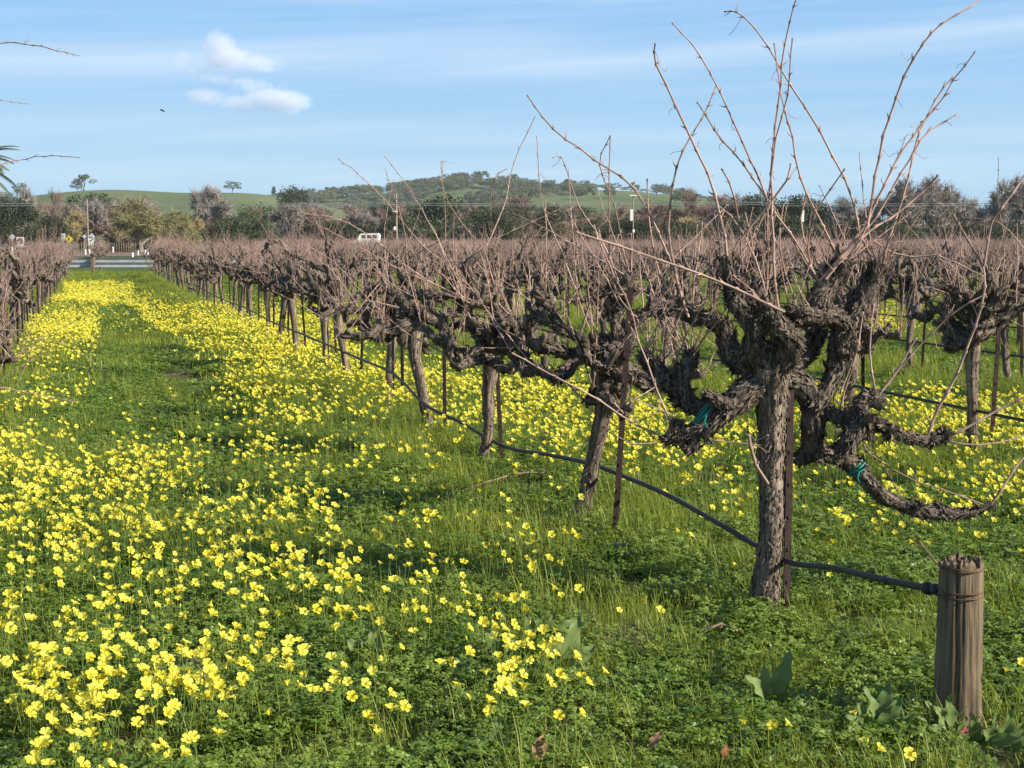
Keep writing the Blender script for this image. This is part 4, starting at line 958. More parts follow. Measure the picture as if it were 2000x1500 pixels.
# ------------------------------------------------------------------ hills
def smooth_interp(x, xs, ys): return np.interp(x, xs, ys)
def hill(name, xs, pys, Yr, depth_front, depth_back, matr, seed, base=470, rough=3.0, ridge_curve=0.0):
    """ridge traced by azimuth; real terrain rising from the plain at Yr-depth_front and falling behind"""
    us = np.linspace(-900, 3000, 260); pk = smooth_interp(us, xs, pys); k = np.ones(9) / 9; pk = np.convolve(np.pad(pk, 4, 'edge'), k, 'valid')
    vs = np.concatenate([np.linspace(-1, 0, 26), np.linspace(0.08, 1, 10)]); V = np.zeros((len(vs), len(us), 3))
    for i, v in enumerate(vs):
        Y = Yr + (v * depth_front if v < 0 else v * depth_back); t = (v + 1) if v < 0 else 1 - v
        sh = (3 * t * t - 2 * t ** 3) if v < 0 else t
        zr = (base - pk) / F * Yr; x = (us - 1000) / F * Yr
        V[i, :, 0] = x * (1 + (Y / Yr - 1) * 0.5); V[i, :, 1] = Y
        V[i, :, 2] = H * 0 - 1.5 + (zr + H + 1.5) * sh + (fbm(np.stack([V[i, :, 0] / 90, np.full(len(us), Y / 90), us * 0], -1), seed, 3) - .5) * rough * 2 * math.sin(math.pi * min(t, .98)) 
    a, b = V.shape[:2]; i = np.arange(a - 1)[:, None] * b; j = np.arange(b - 1)[None]; mb = MB()
    mb.add(V, np.stack([i + j, i + j + 1, i + b + j + 1, i + b + j], -1).reshape(-1, 4)); link(name, mb.mesh(name, matr), kind='structure'); return V
def hill_mat(name, c1, c2, c3):
    m, n, b, o = mat(name); g = n.new('ShaderNodeNewGeometry')
    f = n.noise(g.outputs['Position'], 0.012, 5); f2 = n.noise(g.outputs['Position'], 0.12, 5, .7)
    x = n.math('ADD', n.math('MULTIPLY', f, .6), n.math('MULTIPLY', f2, .4)); n.link(n.ramp(x, [(.35, c1), (.5, c2), (.65, c3)]), b.inputs['Base Color']); b.inputs['Roughness'].default_value = .95; return m
M['hill'] = hill_mat('hill_grass', (0.065, 0.082, 0.03), (0.095, 0.12, 0.042), (0.13, 0.145, 0.06))
HA = hill('near_green_hill', [-900, -300, 0, 90, 150, 200, 250, 300, 350, 420, 480, 540, 600, 680, 760, 850, 950, 1050, 1150, 1300, 1450, 1600, 3000],
          [440, 420, 398, 385, 378, 373, 371, 374, 380, 379, 377, 382, 396, 412, 425, 420, 400, 386, 384, 380, 402, 455, 466], 900, 380, 300, M['hill'], 3)
HB = hill('far_wooded_hill', [-900, 0, 300, 500, 600, 680, 760, 830, 880, 920, 960, 1000, 1050, 1100, 1160, 1220, 1280, 1350, 1450, 1600, 3000],
          [455, 445, 430, 405, 390, 383, 380, 372, 362, 354, 352, 358, 366, 372, 376, 373, 380, 395, 425, 455, 462], 1500, 420, 500, M['hill'], 7, rough=5)
def hill_z(V, x, y):
    ys = V[:, 0, 1]; i = int(np.clip(np.searchsorted(ys, y) - 1, 0, len(ys) - 2)); t = (y - ys[i]) / (ys[i + 1] - ys[i])
    a = np.interp(x, V[i, :, 0], V[i, :, 2]); b = np.interp(x, V[i + 1, :, 0], V[i + 1, :, 2]); return a + (b - a) * t

# ------------------------------------------------------------------ trees
def tree_leaf_mat(name, c1, c2, trans=.2): return leafy(name, c1, c2, trans, .6, .15, None, .25)
M['live_oak'] = tree_leaf_mat('live_oak_leaves', (0.030, 0.038, 0.020), (0.078, 0.09, 0.045))
M['olive'] = tree_leaf_mat('grey_green_leaves', (0.065, 0.075, 0.035), (0.12, 0.13, 0.06))
M['willow'] = tree_leaf_mat('willow_shoots', (0.19, 0.17, 0.08), (0.33, 0.30, 0.15), .2)
M['hilloak'] = tree_leaf_mat('hill_oak_leaves', (0.085, 0.095, 0.05), (0.17, 0.175, 0.10))
M['twig_grey'] = tree_leaf_mat('grey_twigs', (0.20, 0.17, 0.15), (0.36, 0.31, 0.27), .1)
M['twig_brown'] = tree_leaf_mat('brown_twigs', (0.19, 0.13, 0.105), (0.33, 0.235, 0.19), .1)
M['twig_gold'] = tree_leaf_mat('golden_twigs', (0.24, 0.18, 0.09), (0.40, 0.31, 0.16), .1)
def branches(seed, height, spread, levels=4, trunk=True, droop=0.0, twl=(0.5, 1.2), tww=0.045, ntw=26, up=.5):
    """returns wood MB, twig MB, tips; about `height` tall"""
    rng = np.random.default_rng(seed); wood = MB(); tw = MB(); tips = []
    def rec(p, d, L, r, lv):
        n = 4; pts = [p]; q = p.copy(); dd = d.copy()
        for i in range(n):
            dd = unit(dd + rng.normal(0, .17, 3) + np.array([0, 0, .10 * up * 2 - droop * .15 * (3 - lv) * .3])); q = q + dd * L / n; pts.append(q)
        if lv >= 1: ring_tube(wood, np.array(pts), np.linspace(r, r * .62, n + 1), 6 if lv > 2 else 4, None, False)
        if lv == 0:
            tips.append(q)
            m = ntw; o = np.array(pts)[rng.integers(0, n + 1, m)]; t = unit(unit(rng.normal(0, 1, (m, 3))) * .9 + dd * .7 + np.array([0, 0, .25 * up - droop])); ln = rng.uniform(*twl, (m, 1)); sd = unit(np.cross(t, rng.normal(0, 1, (m, 3)))) * tww * .5
            V = np.stack([o - sd, o + sd, o + t * ln], 1); tw.add(V, np.arange(m * 3).reshape(-1, 3)); return
        k = (int(rng.integers(3, 5)) if lv < levels else int(rng.integers(4, 6))) + (2 if lv == 1 else 0)
        for c in range(k):
            s = pts[-1] if c < 2 else pts[int(rng.integers(1, n + 1))]
            nd = unit(dd * .75 + unit(rng.normal(0, 1, 3) * np.array([1, 1, .6])) * spread + np.array([0, 0, .22 * up]))
            rec(s, nd, L * rng.uniform(.6, .8), r * .58, lv - 1)
    rec(np.zeros(3), np.array([rng.normal(0, .04), rng.normal(0, .04), 1.0]), height * .22, height * .024, levels)
    return wood, tw, np.array(tips)
def norm_h(mbs, h):
    z = max(v[:, 2].max() for m in mbs for v in m.v)
    for m in mbs: m.v = [v * (h / z) for v in m.v]
def crown_leaves(seed, blobs, n, size):
    rng = np.random.default_rng(seed); mb = MB(); per = n // len(blobs)
    for (c, r) in blobs:
        d = unit(rng.normal(0, 1, (per, 3))); rad = rng.uniform(.55, 1.05, (per, 1)) ** .7; o = c + d * rad * r * (1 + rng.normal(0, .08, (per, 1)))
        nv = unit(d + rng.normal(0, .6, (per, 3))); x = unit(np.cross(nv, rng.normal(0, 1, (per, 3)))); y = np.cross(nv, x); s = rng.uniform(.5, 1.2, (per, 1)) * size
        V = np.stack([o - x * s, o + y * s * .55, o + x * s, o - y * s * .55], 1); mb.add(V, np.arange(per * 4).reshape(-1, 4))
    return mb
def blobs_for(seed, k, w, h, base):
    rng = np.random.default_rng(seed); out = []
    for i in range(k):
        a = rng.random() * 6.28; rr = w * .42 * math.sqrt(rng.random()); z = base + (h - base) * rng.uniform(.15, .85)
        f = 1 - abs((z - base) / (h - base) - .4) * .9; out.append((np.array([rr * math.cos(a) * f * 1.25, rr * math.sin(a) * f * 1.25, z]), np.array([w * .22, w * .22, (h - base) * .20]) * rng.uniform(.7, 1.2)))
    return out
TP = {}
for i in range(3):
    for nm, tm in (('bare_grey', 'twig_grey'), ('bare_brown', 'twig_brown'), ('bare_gold', 'twig_gold')):
        w_, t_, tp_ = branches(500 + i * 3 + len(nm), 10, .82, 4, ntw=15, twl=(.3, .95), tww=.065, up=.55); norm_h([w_, t_], 10)
        TP.setdefault(nm, []).append((w_.mesh('tree_wood', M['tree']), t_.mesh('tree_twigs', M[tm])))
    w_, t_, tp_ = branches(540 + i, 8, .8, 3, ntw=10, twl=(.3, .6)); norm_h([w_, t_], 8.3)
    tr_ = crown_leaves(560 + i, blobs_for(570 + i, 26, 10, 10, 1.2), 5200, .26); TP.setdefault('live_oak', []).append((w_.mesh('oak_wood', M['tree']), tr_.mesh('oak_crown', M['live_oak'])))
    tr_ = crown_leaves(580 + i, blobs_for(590 + i, 22, 9, 10, 2), 3600, .2); TP.setdefault('olive', []).append((w_.mesh('olive_wood', M['tree']), merge([t_, tr_]).mesh('olive_crown', M['olive'])))
    w_, t_, tp_ = branches(600 + i, 10, .95, 4, droop=.45, ntw=22, twl=(.4, 1.3), tww=.07, up=.15); norm_h([w_, t_], 10); TP.setdefault('willow', []).append((w_.mesh('willow_wood', M['tree']), t_.mesh('willow_crown', M['willow'])))
    w_, t_, tp_ = branches(620 + i, 10, .85, 2, ntw=30, twl=(.3, .9)); norm_h([w_, t_], 9)
    tr_ = crown_leaves(630 + i, blobs_for(640 + i, 9, 10, 10, 3.5), 900, .42); TP.setdefault('hill_oak', []).append((w_.mesh('hilloak_wood', M['tree']), tr_.mesh('hilloak_crown', M['hilloak'])))
DESC = {'bare_grey': 'bare grey-twigged tree', 'bare_brown': 'bare reddish-brown tree', 'bare_gold': 'bare tree with golden-brown twigs', 'live_oak': 'dark evergreen oak', 'olive': 'grey-green rounded tree', 'willow': 'yellow-green willow', 'hill_oak': 'oak'}
rngT = np.random.default_rng(31)
def tree(kind, px, ytop, wpx, Y, where, group='trees along the creek behind the vineyard', z0=0.0, name='tree', flip=None):
    x = (px - 1000) / F * Y; hgt = ((470 - ytop) / F * Y + H - z0) * 1.06; wid = wpx / F * Y * 1.1
    sh = hgt / 10; sw = wid / (9.0 if kind != 'willow' else 12)
    v = TP[kind][int(rngT.integers(0, 3))]
    o = link(name, None, None, (x, Y, z0 - .05), (0, 0, rngT.random() * 6.28), (sw, sw, sh), where, 'tree', group)
    link('trunk', v[0], o); link('crown', v[1], o); return o
TL = [ # kind, px, ytop, width, Y, label
 ('bare_grey', 20, 372, 90, 330, 'bare grey tree at the far left behind the dark oak'), ('live_oak', 33, 392, 85, 215, 'dark round evergreen oak at the left edge behind the road signs'),
 ('bare_grey', 55, 358, 40, 420, 'small bare tree on the skyline above the dark oak at left'), ('bare_brown', 92, 364, 60, 300, 'tall bare brown tree right of the dark oak at left'),
 ('olive', 66, 405, 60, 280, 'grey-green tree behind the left road signs'), ('live_oak', 112, 425, 45, 235, 'low dark evergreen between the bare trees at left'),
 ('bare_gold', 138, 410, 60, 225, 'golden-brown thicket tree behind the yellow diamond sign'), ('bare_brown', 160, 395, 60, 290, 'reddish bare tree under the skyline oak pair'),
 ('bare_grey', 196, 384, 75, 250, 'pale grey bare tree left of the willow'), ('bare_gold', 225, 405, 50, 225, 'golden thicket tree hugging the left side of the willow'),
 ('willow', 278, 376, 150, 205, 'big spreading yellow-green willow with a dark forked trunk'), ('willow', 345, 405, 90, 215, 'smaller yellow-green willow right of the big one'),
 ('bare_gold', 380, 425, 60, 225, 'low golden tree right of the two willows'), ('bare_grey', 404, 356, 80, 270, 'tall pale bare tree right of the willows'),
 ('bare_grey', 440, 385, 70, 260, 'bare grey tree beside the tall pale one'), ('live_oak', 448, 425, 65, 205, 'dark evergreen bush tree below the tall pale bare tree'),
 ('olive', 500, 402, 85, 240, 'grey-green tree left of the slanted canes'), ('live_oak', 490, 430, 70, 210, 'dark evergreen under the grey-green tree'), ('bare_grey', 545, 398, 80, 225, 'bare tree with bright pale limbs behind the cane tips'),
 ('live_oak', 565, 376, 34, 420, 'narrow dark tree on the skyline at the left end of the woods'), ('live_oak', 585, 372, 44, 430, 'taller dark tree on the skyline at the left end of the woods'), ('bare_brown', 600, 405, 90, 250, 'bare brown tree below the skyline pair'),
 ('bare_brown', 655, 402, 90, 255, 'reddish bare tree over the white van'), ('bare_grey', 700, 408, 80, 245, 'bare grey tree right above the white van'), ('live_oak', 690, 440, 90, 225, 'dark low oak directly behind the white van'),
 ('bare_brown', 745, 405, 80, 260, 'bare brown tree left of the first utility pole'), ('live_oak', 780, 425, 80, 235, 'dark oak at the first utility pole'), ('live_oak', 850, 388, 105, 260, 'large dark evergreen behind the palm clump'),
 ('bare_brown', 895, 392, 80, 290, 'bare brown tree right of the large evergreen'), ('bare_brown', 938, 384, 90, 300, 'broad bare reddish tree above the green field'), ('live_oak', 955, 410, 60, 250, 'dark evergreen below the broad reddish tree'),
 ('live_oak', 990, 412, 70, 245, 'dark evergreen at the centre of the photo'), ('bare_brown', 1030, 412, 80, 250, 'bare tree beside the central evergreen'), ('live_oak', 1065, 405, 70, 255, 'dark evergreen right of the centre'),
 ('bare_grey', 1105, 398, 90, 265, 'bare grey tree in front of the green slope'), ('bare_brown', 1150, 398, 90, 265, 'bare brown tree below the skyline oaks'), ('olive', 1180, 425, 90, 230, 'grey-green tree left of the white pole insulator'),
 ('bare_brown', 1215, 395, 90, 260, 'bare brown tree left of the second utility pole'), ('bare_brown', 1265, 388, 90, 260, 'bare brown tree right of the second utility pole'), ('live_oak', 1240, 430, 80, 225, 'dark low oak at the second utility pole'),
 ('bare_brown', 1310, 368, 90, 270, 'rounded bare reddish tree rising above the power line'), ('bare_brown', 1350, 364, 80, 275, 'second rounded bare reddish tree above the power line'), ('bare_brown', 1400, 374, 90, 265, 'third rounded bare reddish tree behind the tall canes'),
 ('live_oak', 1330, 435, 90, 225, 'dark low oak behind the left canes of the front vine'), ('bare_brown', 1450, 378, 80, 265, 'bare brown tree directly behind the tall canes'), ('live_oak', 1440, 425, 90, 230, 'dark evergreen low behind the tall canes'),
 ('live_oak', 1492, 386, 80, 240, 'dark evergreen left of the third utility pole'), ('live_oak', 1545, 388, 80, 240, 'dark evergreen right behind the third utility pole'), ('live_oak', 1600, 396, 80, 245, 'dark evergreen between the pole and the rounded tree'),
 ('bare_grey', 1628, 386, 80, 230, 'rounded grey-brown tree behind the fan of thick canes'), ('olive', 1640, 392, 70, 240, 'grey-green rounded tree behind the fan of thick canes'), ('bare_brown', 1690, 400, 70, 250, 'bare tree between the two tall groups at right'),
 ('bare_grey', 1768, 350, 115, 215, 'left one of the two tall bare trees with spreading limbs at right'), ('bare_grey', 1822, 346, 115, 222, 'right one of the two tall bare trees with spreading limbs at right'), ('bare_grey', 1795, 385, 110, 232, 'lower bare tree between the two tall ones at right'), ('bare_grey', 1850, 384, 100, 240, 'low bare tree just right of the two tall ones'), ('bare_grey', 1958, 380, 90, 232, 'low bare tree between the gap and the right edge'), ('bare_grey', 1735, 372, 80, 240, 'bare tree behind the left side of the wide one'), ('bare_grey', 1860, 372, 90, 235, 'bare tree behind the right side of the wide one'),
 ('bare_brown', 1905, 398, 70, 255, 'low bare reddish tree in the gap at right'), ('bare_grey', 1940, 372, 100, 225, 'bare tree left of the crooked one at the right edge'), ('bare_grey', 1990, 340, 110, 205, 'tall crooked bare tree at the right edge'), ('bare_grey', 2060, 345, 130, 215, 'bare tree just beyond the right edge'),
 ('live_oak', 1760, 440, 90, 205, 'dark bush tree under the wide bare tree'), ('live_oak', 1880, 445, 100, 205, 'dark bush tree under the gap at right'), ('live_oak', 1990, 440, 90, 200, 'dark bush tree at the right edge'), ('live_oak', 1680, 430, 90, 215, 'dark bush tree behind the fan of canes'),
 ('live_oak', 1560, 440, 90, 225, 'dark low bush tree below the evergreens'), ('bare_grey', -60, 360, 120, 260, 'bare tree beyond the left edge')]
for t_ in TL: tree(*t_)
for k, px in enumerate(range(-150, 2160, 52)):      # understorey: low thicket shrubs, each one a shrub
    kind = ['bare_brown', 'olive', 'bare_grey', 'live_oak', 'bare_brown', 'bare_gold'][k % 6]
    if 100 < px < 400: kind = ['bare_gold', 'bare_brown', 'olive'][k % 3]
    tree(kind, px + rngT.normal(0, 8), 432 + rngT.normal(0, 6), 95, 262 + rngT.normal(0, 6), '%s thicket shrub from the left under the creek trees' % ordn(k + 1), 'thicket shrubs under the trees', name='shrub')
for k, px in enumerate(range(-140, 2160, 46)):
    tree(['bare_brown', 'bare_grey', 'bare_brown', 'live_oak'][k % 4], px + rngT.normal(0, 10), (398 if 420 < px < 760 else 408 if px > 420 else 394) + rngT.normal(0, 8) + (0 if px < 1650 else 12), 105, 300 + rngT.normal(0, 8), '%s tree from the left in the second line behind the creek' % ordn(k + 1), 'second line of creek trees')
# oaks on the hills, single ones on the skyline
def hill_tree(V, Yr, px, ytop, wpx, label, kind='hill_oak', dv=0.0):
    Y = Yr * (1 + dv); x = (px - 1000) / F * Y; z = hill_z(V, x, Y); tree(kind, px, ytop, wpx, Y, label, 'single oaks on the hills', z)
hill_tree(HA, 900, 172, 343, 34, 'tall open oak on the crest of the green hill at left'); hill_tree(HA, 900, 157, 356, 18, 'short oak just left of the tall open one on the crest')
hill_tree(HA, 900, 458, 356, 26, 'lone round oak on the green hill crest right of the tall bare tree'); hill_tree(HA, 900, 326, 384, 9, 'tiny dark tree on the face of the green hill'); hill_tree(HA, 900, 538, 366, 8, 'tiny thin conifer at the right end of the green hill', 'live_oak')
hill_tree(HA, 900, 46, 360, 24, 'oak on the left skyline beside the bare trees'); hill_tree(HA, 900, 8, 375, 40, 'oak mass on the skyline at the left edge')
for k, (px, yt, wp) in enumerate(sorted([(868, 352, 20), (885, 346, 18), (900, 345, 22), (917, 343, 20), (932, 345, 18), (948, 346, 20), (963, 352, 18), (980, 356, 20), (1021, 355, 24), (1043, 358, 20), (1120, 360, 22), (1140, 356, 24), (1160, 357, 20), (1182, 357, 20), (1197, 355, 22), (1230, 362, 26), (1250, 366, 20),
                             (842, 360, 22), (820, 367, 22), (800, 369, 22), (780, 368, 20), (757, 369, 22), (738, 372, 22), (715, 365, 20), (705, 368, 22), (680, 372, 24), (655, 373, 24), (632, 372, 24), (612, 376, 22)])):
    hill_tree(HB, 1500, px, yt + 4, wp * 1.2, '%s oak from the left along the crest of the far wooded hill' % ordn(k + 1))
for k, (px, yt, wp, dv) in enumerate([(1085, 366, 34, -.03), (1105, 368, 30, -.05), (1060, 375, 30, -.06), (930, 382, 30, -.08), (1015, 385, 16, -.06), (1000, 392, 20, -.1), (1280, 372, 30, -.02), (1040, 372, 20, -.02)]):
    hill_tree(HA if k > 2 else HB, 900 if k > 2 else 1500, px, yt, wp, '%s oak standing alone on the green hill slope below the crest' % ordn(k + 1), dv=dv)
wp_, ws_, wi_ = [], [], []
for k in range(5200):
    px = rngT.uniform(-200, 1500); dv = -rngT.random() * .22; Y = 1500 * (1 + dv); x = (px - 1000) / F * Y; z = hill_z(HB, x, Y); q = proj([[x, Y, z]])[0]
    nz = fbm(np.array([[x / 60, Y / 45, 1.0]]), 15, 3)[0]
    if nz < (.40 if px < 860 else (.47 if dv > -.035 else .60)) or (dv > -.012): continue
    wp_.append([x, Y, z - .5]); ws_.append(rngT.uniform(.7, 1.25)); wi_.append(int(rngT.integers(0, 3)))
for k in range(900):
    px = rngT.uniform(-300, 1700); dv = -rngT.random() * .33; Y = 900 * (1 + dv); x = (px - 1000) / F * Y; z = hill_z(HA, x, Y); nz = fbm(np.array([[x / 45, Y / 45, 4.0]]), 19, 3)[0]
    if 100 < px < 640 or nz < .60: continue
    wp_.append([x, Y, z - .5]); ws_.append(rngT.uniform(.5, .9)); wi_.append(int(rngT.integers(0, 3)))
m_ = len(wp_); scatter('hill_woodland', [v[1] for v in TP['hill_oak']], np.array(wp_), np.column_stack([np.zeros(m_), np.zeros(m_), rngT.random(m_) * 6.28]), np.array(ws_) * .95, np.array(wi_), 'oak woodland covering the far hills', 'woodland')

# ------------------------------------------------------------------ palms
def palm(px, pyc, Y, R, th, nf, label, seed, ground_z=0):
    rng = np.random.default_rng(seed); c = P(px, pyc, Y); root = link('palm', None, None, (c[0], Y, 0), None, None, label, 'palm')
    hz = c[2]; tb = MB(); ring_tube(tb, np.array([[0, 0, -.1], [0, 0, hz * .5], [0, 0, hz]]), np.array([th, th * .9, th]), 10); link('trunk', tb.mesh('palm_trunk', M['tree']), root)
    for k in range(nf):
        a = k * 2.4; el = rng.uniform(-.2, 1.35); mb = MB(); d = np.array([math.cos(a) * math.cos(el), math.sin(a) * math.cos(el), math.sin(el)]); p = np.array([0, 0, hz]); pts = [p]
        for i in range(9): d = unit(d + np.array([0, 0, -.13])); p = p + d * R / 9; pts.append(p)
        pts = np.array(pts); ring_tube(mb, pts, np.linspace(.03, .006, 10) * R / 2, 4)
        t, u, v = frames(catmull(pts, 28)); cp = catmull(pts, 28); s = unit(np.cross(t, [0, 0, 1.0])); L = R * .28
        for sg in (-1, 1):
            ln = L * np.sin(np.linspace(.25, 3.0, 28))[:, None]; e = cp + (s * sg * .75 + t * .6 + np.array([0, 0, -.15])) * ln; wv = t * .022 * R
            V = np.stack([cp - wv, cp + wv, e], 1); mb.add(V, np.arange(28 * 3).reshape(-1, 3))
        link('frond', mb.mesh('palm_frond', M['olive']), root)
palm(-62, 325, 42, 1.55, .22, 34, 'tall palm at the left edge whose frond tips enter the photo', 3)
palm(862, 485, 118, 2.3, .35, 26, 'low green palm clump rising out of the far vineyard', 5)

# ------------------------------------------------------------------ road, guardrails, young vineyard, signs
M['asphalt'] = plain('asphalt', (0.085, 0.085, 0.09), .9, 0, .2, 3); M['paint'] = plain('road_paint', (0.7, 0.7, 0.66), .7, 0, .1, 5)
M['shoulder'] = plain('gravel_shoulder', (0.26, 0.23, 0.19), .95, 0, .3, 2); M['fallow'] = plain('fallow_soil', (0.17, 0.115, 0.085), .95, 0, .3, .6); M['verge'] = hill_mat('verge_grass', (.08, .14, .02), (.12, .2, .03), (.15, .22, .05))
def ribbon(name, pts, w_, z, mt, label=None, cat=None):
    p = catmull([(a, b, z) for a, b in pts], 60); t = unit(np.gradient(p, axis=0)); s = np.cross(t, [0, 0, 1.0]); V = np.stack([p - s * w_ / 2, p + s * w_ / 2], 1); i = np.arange(59)[:, None] * 2
    mb = MB(); mb.add(V, i + np.array([[0, 1, 3, 2]])); o = link(name, mb.mesh(name, mt), kind='structure'); return o
g = lambda px, py: tuple(G(px, py)[:2])
RDP = [g(-500, 488.6), g(-100, 489), g(60, 489.6), g(180, 490.0), g(260, 489.4), g(340, 487.6), g(430, 484.4), (-32, 350), (10, 380), (90, 395)]
ribbon('verge', RDP, 34, 0.02, M['verge']); ribbon('road', RDP, 11, 0.045, M['asphalt']); ribbon('road_edge_line', [(a, b - 4.9) for a, b in RDP], .2, .052, M['paint']); ribbon('road_edge_line', [(a, b + 4.9) for a, b in RDP], .2, .052, M['paint'])
near = [(x_, 95) for x_ in (-90, -50, -20, 10, 40, 80)]; ribbon('side_road', near, 8, .05, M['asphalt']); ribbon('shoulder', near, 12, .03, M['shoulder']); ribbon('side_road_line', near, .15, .056, M['paint'])
mb = MB(); q = [G(-300, 501), G(470, 501), G(430, 492.5), G(-300, 492.5)]; mb.add(np.array(q) + [0, 0, .035], np.array([[0, 1, 2, 3]])); link('fallow_field', mb.mesh('fallow_field', M['fallow']), kind='structure')
mb = MB(); q = [G(395, 489), G(560, 489), G(560, 480), G(395, 480)]
V = np.array([[q[0][0], 250, .1], [q[1][0], 250, .1], [-55, 300, 3.0], [-105, 300, 3.0]]); mb.add(V + [0, 0, 0], np.array([[0, 1, 2, 3]]))
link('grassy_bank', mb.mesh('grassy_bank', M['verge']), kind='structure')
M['galv'] = plain('galvanised_rail', (0.42, 0.43, 0.42), .5, .5, .15, 2); M['timber'] = plain('rail_timber', (0.17, 0.115, 0.08), .9, 0, .3, 5); M['white'] = plain('white_plastic', (0.78, 0.77, 0.72), .6, 0, .05, 3)
def guardrail(a, b, top, label, spacing=3.8, bh=.31):
    a = np.array([*a, 0]); b = np.array([*b, 0]); L = np.linalg.norm(b - a); d = (b - a) / L; s = np.cross(d, [0, 0, 1.0]); root = link('guardrail', None, None, a, None, None, label, 'guardrail')
    prof = [(x * 1.2, z * 1.55) for x, z in [(0, 0), (.03, .02), (.08, .07), (.08, .10), (.02, .14), (.02, .17), (.08, .21), (.08, .24), (.03, .29), (0, .31)]]; V = []
    if s @ np.array([0, 1, 0]) < 0: s = -s
    for t in (0, L): V += [d * t + s * (x + .12) + np.array([0, 0, top - .48 + z]) for x, z in prof]
    n = len(prof); mb = MB(); mb.add(np.array(V), np.array([[i, i + 1, n + i + 1, n + i] for i in range(n - 1)])); link('rail', mb.mesh('w_beam_rail', M['galv'], False), root)
    ang = math.atan2(d[1], d[0]); pm = MB(); pm.box((0, 0, .3), (.13, .13, .92)); pme = pm.mesh('rail_post', M['timber'], False); bm_ = MB(); bm_.box((0, 0, 0), (.15, .16, .34)); bme = bm_.mesh('rail_block', M['timber'], False)
    off = (spacing * .38)
    for k in range(int((L - off) / spacing) + 1):
        t = off + k * spacing; link('post', pme, root, d * t - s * .12, (0, 0, ang)); link('block', bme, root, d * t + s * .03 + np.array([0, 0, top - .16]), (0, 0, ang))
ga = G(183, 536)[:2]; gd = np.array([1.0, 0.02])
guardrail(ga - gd * (.38 * 3.8) - gd * 3.8 * 4, ga + gd * 40, .82, 'grey metal guardrail on timber posts closing the end of the flowery lane')
guardrail(g(252, 488), g(292, 486.4), 1.15, 'short pale guardrail end beside the road under the willow', 2.2)
guardrail(g(-60, 490.5), g(122, 490.5), 1.4, 'long pale guardrail behind the left road signs')
# young vine stakes with white grow tubes
sm_ = MB(); ring_tube(sm_, np.array([[0, 0, -.1], [0, 0, 1.55]]), np.array([.045, .045]), 6); yst = sm_.mesh('wood_stake', M['timber'])
tb_ = MB(); ring_tube(tb_, np.array([[0, 0, .0], [0, 0, .75]]), np.array([.14, .13]), 8); gt = tb_.mesh('grow_tube', M['white'])
for k in range(26):
    px = 150 + k * 4.6; py = 497 + rngT.normal(0, 1.2); link('fence_stake', yst, None, G(px, py), None, float(rngT.uniform(.8, 1.05)), '%s thin brown stake from the left in the row before the road' % ordn(k + 1), 'stake', 'brown stakes before the road')
for k, (px, py, h_) in enumerate([(167, 492.5, 1.0), (175, 491, 1.0), (198, 490.5, .8), (221, 488, 1.3), (119, 487, 1.1), (24, 495, 1.6), (53, 490, .8), (284, 494, 1.0), (289, 492.5, 1.1), (270, 493, .9), (259, 498, .8), (343, 492, .8)]):
    b = G(px, py + 5.5); link('grow_tube', gt, None, (b[0], b[1], 0), None, (.6, .6, h_ * .75), 'white grow tube, %s from the left among those before the road' % ORD[[5, 6, 7, 8, 4, 0, 1, 10, 11, 9, 9, 11][k]], 'grow tube', 'white grow tubes')
# road signs
M['signwhite'] = plain('sign_white', (.68, .68, .66), .5, 0, .05, 3); M['signback'] = plain('sign_back_aluminium', (.52, .54, .56), .5, .2, .06, 3); M['signyellow'] = plain('sign_yellow', (.80, .52, .02), .5, 0, .04, 3)
M['signgreen'] = plain('sign_green', (.02, .25, .17), .5, 0, .05, 3); M['signblack'] = plain('sign_black', (.02, .02, .02), .6, 0, .05, 3); M['signred'] = plain('sign_red', (.5, .06, .04), .6, 0, .05, 3)
def plate(parent, name, poly, y, mt, th=.02, c=(0, 0)):
    n = len(poly); V = [(x + c[0], y - th / 2, z + c[1]) for x, z in poly] + [(x + c[0], y + th / 2, z + c[1]) for x, z in poly]
    me = bpy.data.meshes.new(name); me.from_pydata(V, [], [list(range(n)), list(range(2 * n - 1, n - 1, -1))] + [[i, i + n, (i + 1) % n + n, (i + 1) % n] for i in range(n)]); me.materials.append(M[mt]); return link(name, me, parent)
def rect(w_, h_): return [(-w_ / 2, -h_ / 2), (w_ / 2, -h_ / 2), (w_ / 2, h_ / 2), (-w_ / 2, h_ / 2)]
def dia(r): return [(0, -r), (r, 0), (0, r), (-r, 0)]
def strip(pts, w_):
    p = np.array(pts); t = unit(np.gradient(p, axis=0)); s = np.stack([-t[:, 1], t[:, 0]], 1) * w_ / 2; return [tuple(x) for x in p + s] + [tuple(x) for x in (p - s)[::-1]]
YS = 196
def sign(px, py, label, parts, cat='road sign'):
    c = P(px, py, YS); root = link('road_sign', None, None, (c[0], YS, 0), None, None, label, cat); hz = c[2]; s = YS / F
    pm = MB(); pm.box((0, .06, hz / 2 - .2), (.08, .08, hz + .6)); link('sign_post', pm.mesh('sign_post', M['galv'], False), root)
    for i, (nm, poly, mt, cx, cz, ly) in enumerate(parts): plate(root, nm, [(x * s, z * s) for x, z in poly], -.02 * ly, mt, .015, (cx * s, hz + cz * s))
sign(24, 463, 'white diamond sign back at the far left of the road', [('panel', dia(6.2), 'signback', 0, 0, 1)])
ring = [(5.4 * math.cos(a), 5.4 * math.sin(a)) for a in np.linspace(0, 6.0, 22)]
